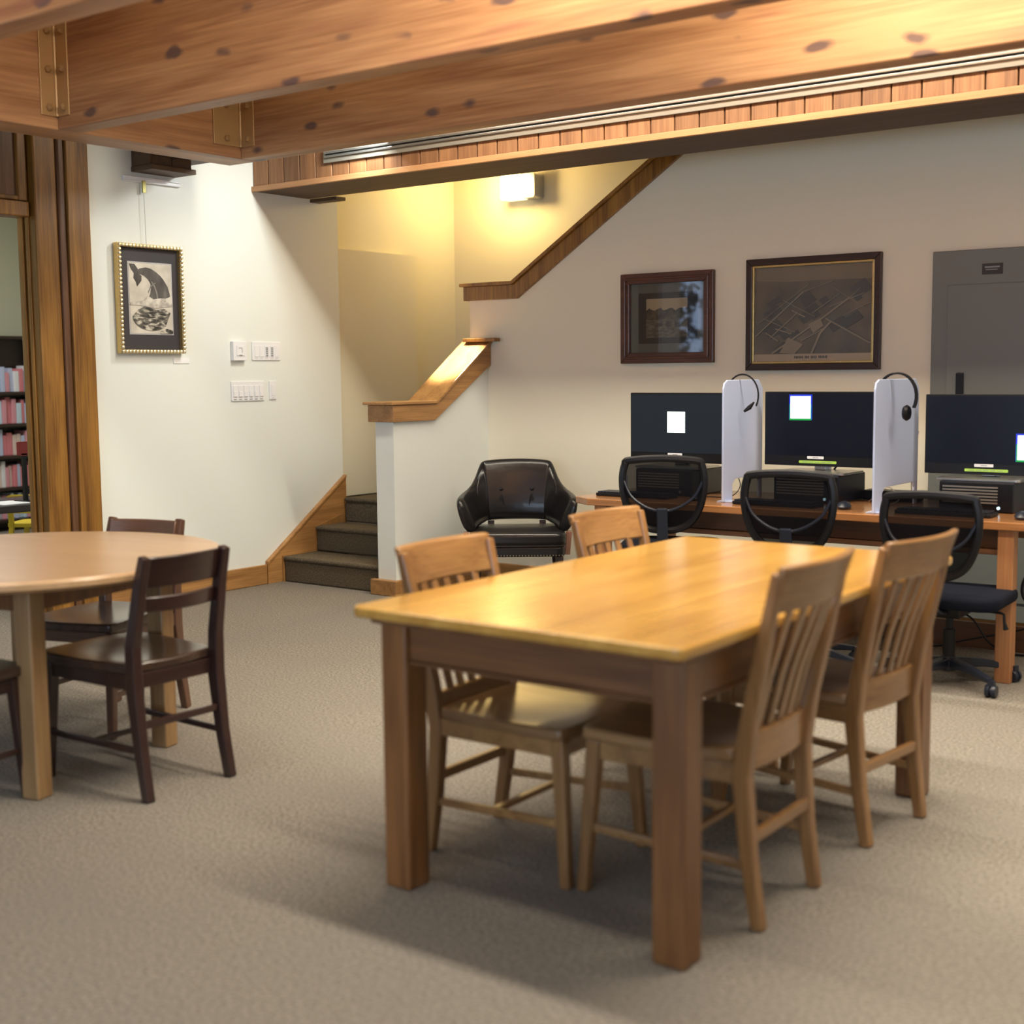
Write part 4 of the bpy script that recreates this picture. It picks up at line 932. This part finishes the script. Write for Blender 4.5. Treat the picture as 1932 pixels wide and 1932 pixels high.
# local front = +y
top = [(-.345, .225, .575), (-.362, .20, .615), (-.364, .13, .625), (-.356, .04, .632), (-.338, -.04, .640), (-.312, -.11, .655), (-.284, -.165, .685), (-.262, -.205, .725), (-.246, -.235, .770), (-.236, -.250, .800), (-.222, -.262, .814), (-.19, -.272, .820), (-.10, -.286, .826), (0, -.292, .828)]
bot = [(-.300, .195, .410), (-.305, .17, .410), (-.305, .12, .412), (-.302, .04, .415), (-.293, -.03, .418), (-.280, -.09, .42), (-.262, -.135, .425), (-.245, -.165, .43), (-.23, -.185, .435), (-.215, -.20, .44), (-.20, -.21, .443), (-.17, -.22, .445), (-.10, -.232, .448), (0, -.238, .448)]
def mirror(l): return l+[(-x, y, z) for x, y, z in reversed(l[:-1])]
top, bot = mirror(top), mirror(bot); n = len(top); mb = MB(); vs = []; sec = 8
for i in range(n):
    T, B = Vector(top[i]), Vector(bot[i])
    a = Vector(top[min(i+1, n-1)])-Vector(top[max(i-1, 0)]); a.z = 0; a.normalize(); nn = Vector((-a.y, a.x, 0))   # inward normal
    if nn.dot(Vector((0, .1, 0))-Vector((T.x, T.y, 0))) < 0: nn = -nn
    pr_ = [(0, 0), (.35, -.010), (.7, -.012), (.97, 0), (1.0, .03), (.96, .055), (.6, .062), (.3, .075), (0, .07)]
    for h, d_ in pr_: vs.append(B+(T-B)*h+nn*d_)
m_ = 9; fs = []
for i in range(n-1):
    for k in range(m_): fs.append((i*m_+k, i*m_+(k+1) % m_, (i+1)*m_+(k+1) % m_, (i+1)*m_+k))
fs += [tuple(range(m_)), tuple((n-1)*m_+k for k in range(m_))]
mb.add(vs, fs); sh = mb.build('backrest', 'leather', t, smooth=True, sub=1)
for s in (-1, 1):
    wl = [Vector(top[i]).lerp(Vector(bot[i]), q) for i, q in ((7, .0), (6, .12), (6, .35), (6, .6), (6, .85))]
    MB().tube([(s*abs(v.x)*.86, v.y+.045, v.z) for v in wl], .004, 6).build('piping', 'piping', t, smooth=True)
for x in (-.095, .095):
    MB().lathe([(0, .008), (.011, .005), (.013, 0), (.011, -.005), (0, -.006)], 12, (x, -.190, .640), 'y').build('button', 'leather', t, smooth=True)
    for dx, dz_ in ((-.022, -.10), (.024, -.11), (-.004, -.12)):
        MB().tube([(x, -.194, .632), (x+dx*.5, -.186, .575), (x+dx, -.176, .62+dz_)], [.003, .011, .004], 8).build('crease', 'leather', t, smooth=True)
mb = MB(); mb.prism(rounded(-.285, .285, -.21, .29, .06, 4), .340, .425, 'xy')
mb.build('seat_cushion', 'leather', t, bevel=.028, seg=4, smooth=True)
mb = MB(); mb.prism(rounded(-.278, .278, -.20, .28, .05, 4), .280, .339, 'xy'); mb.build('seat_frame', 'leather', t, bevel=.01)
mb = MB().tube([(p[0], p[1], .345) for p in rounded(-.281, .281, -.203, .283, .055, 4)], .006, 6, closed=True); mb.build('piping', 'piping', t, smooth=True)
nb = MB()
for k in range(30): nb.lathe([(0, 0), (.005, 0), (.003, .004), (0, .005)], 8, (-.26+k*.0179, .2795, .288), 'y')
nb.build('nail_trim', 'nail', t, smooth=True)
for s in (-1, 1):
    MB().path([(s*.295, .165, .28), (s*.305, .175, .42)], [.03, .034], [.035, .04]).build('arm_post', 'armwood', t, bevel=.004)
    MB().path([(s*.25, .25, 0), (s*.245, .24, .279)], [.028, .045], [.028, .045]).build('leg', 'dk_z', t, bevel=.004)
    MB().path([(s*.25, -.24, 0), (s*.23, -.17, .279)], [.028, .042], [.028, .042]).build('leg', 'dk_z', t, bevel=.004)
    MB().path([(s*.16, -.24, .44), (s*.16, -.21, .30)], [.04, .04], [.03, .03]).build('back_post', 'dk_z', t)
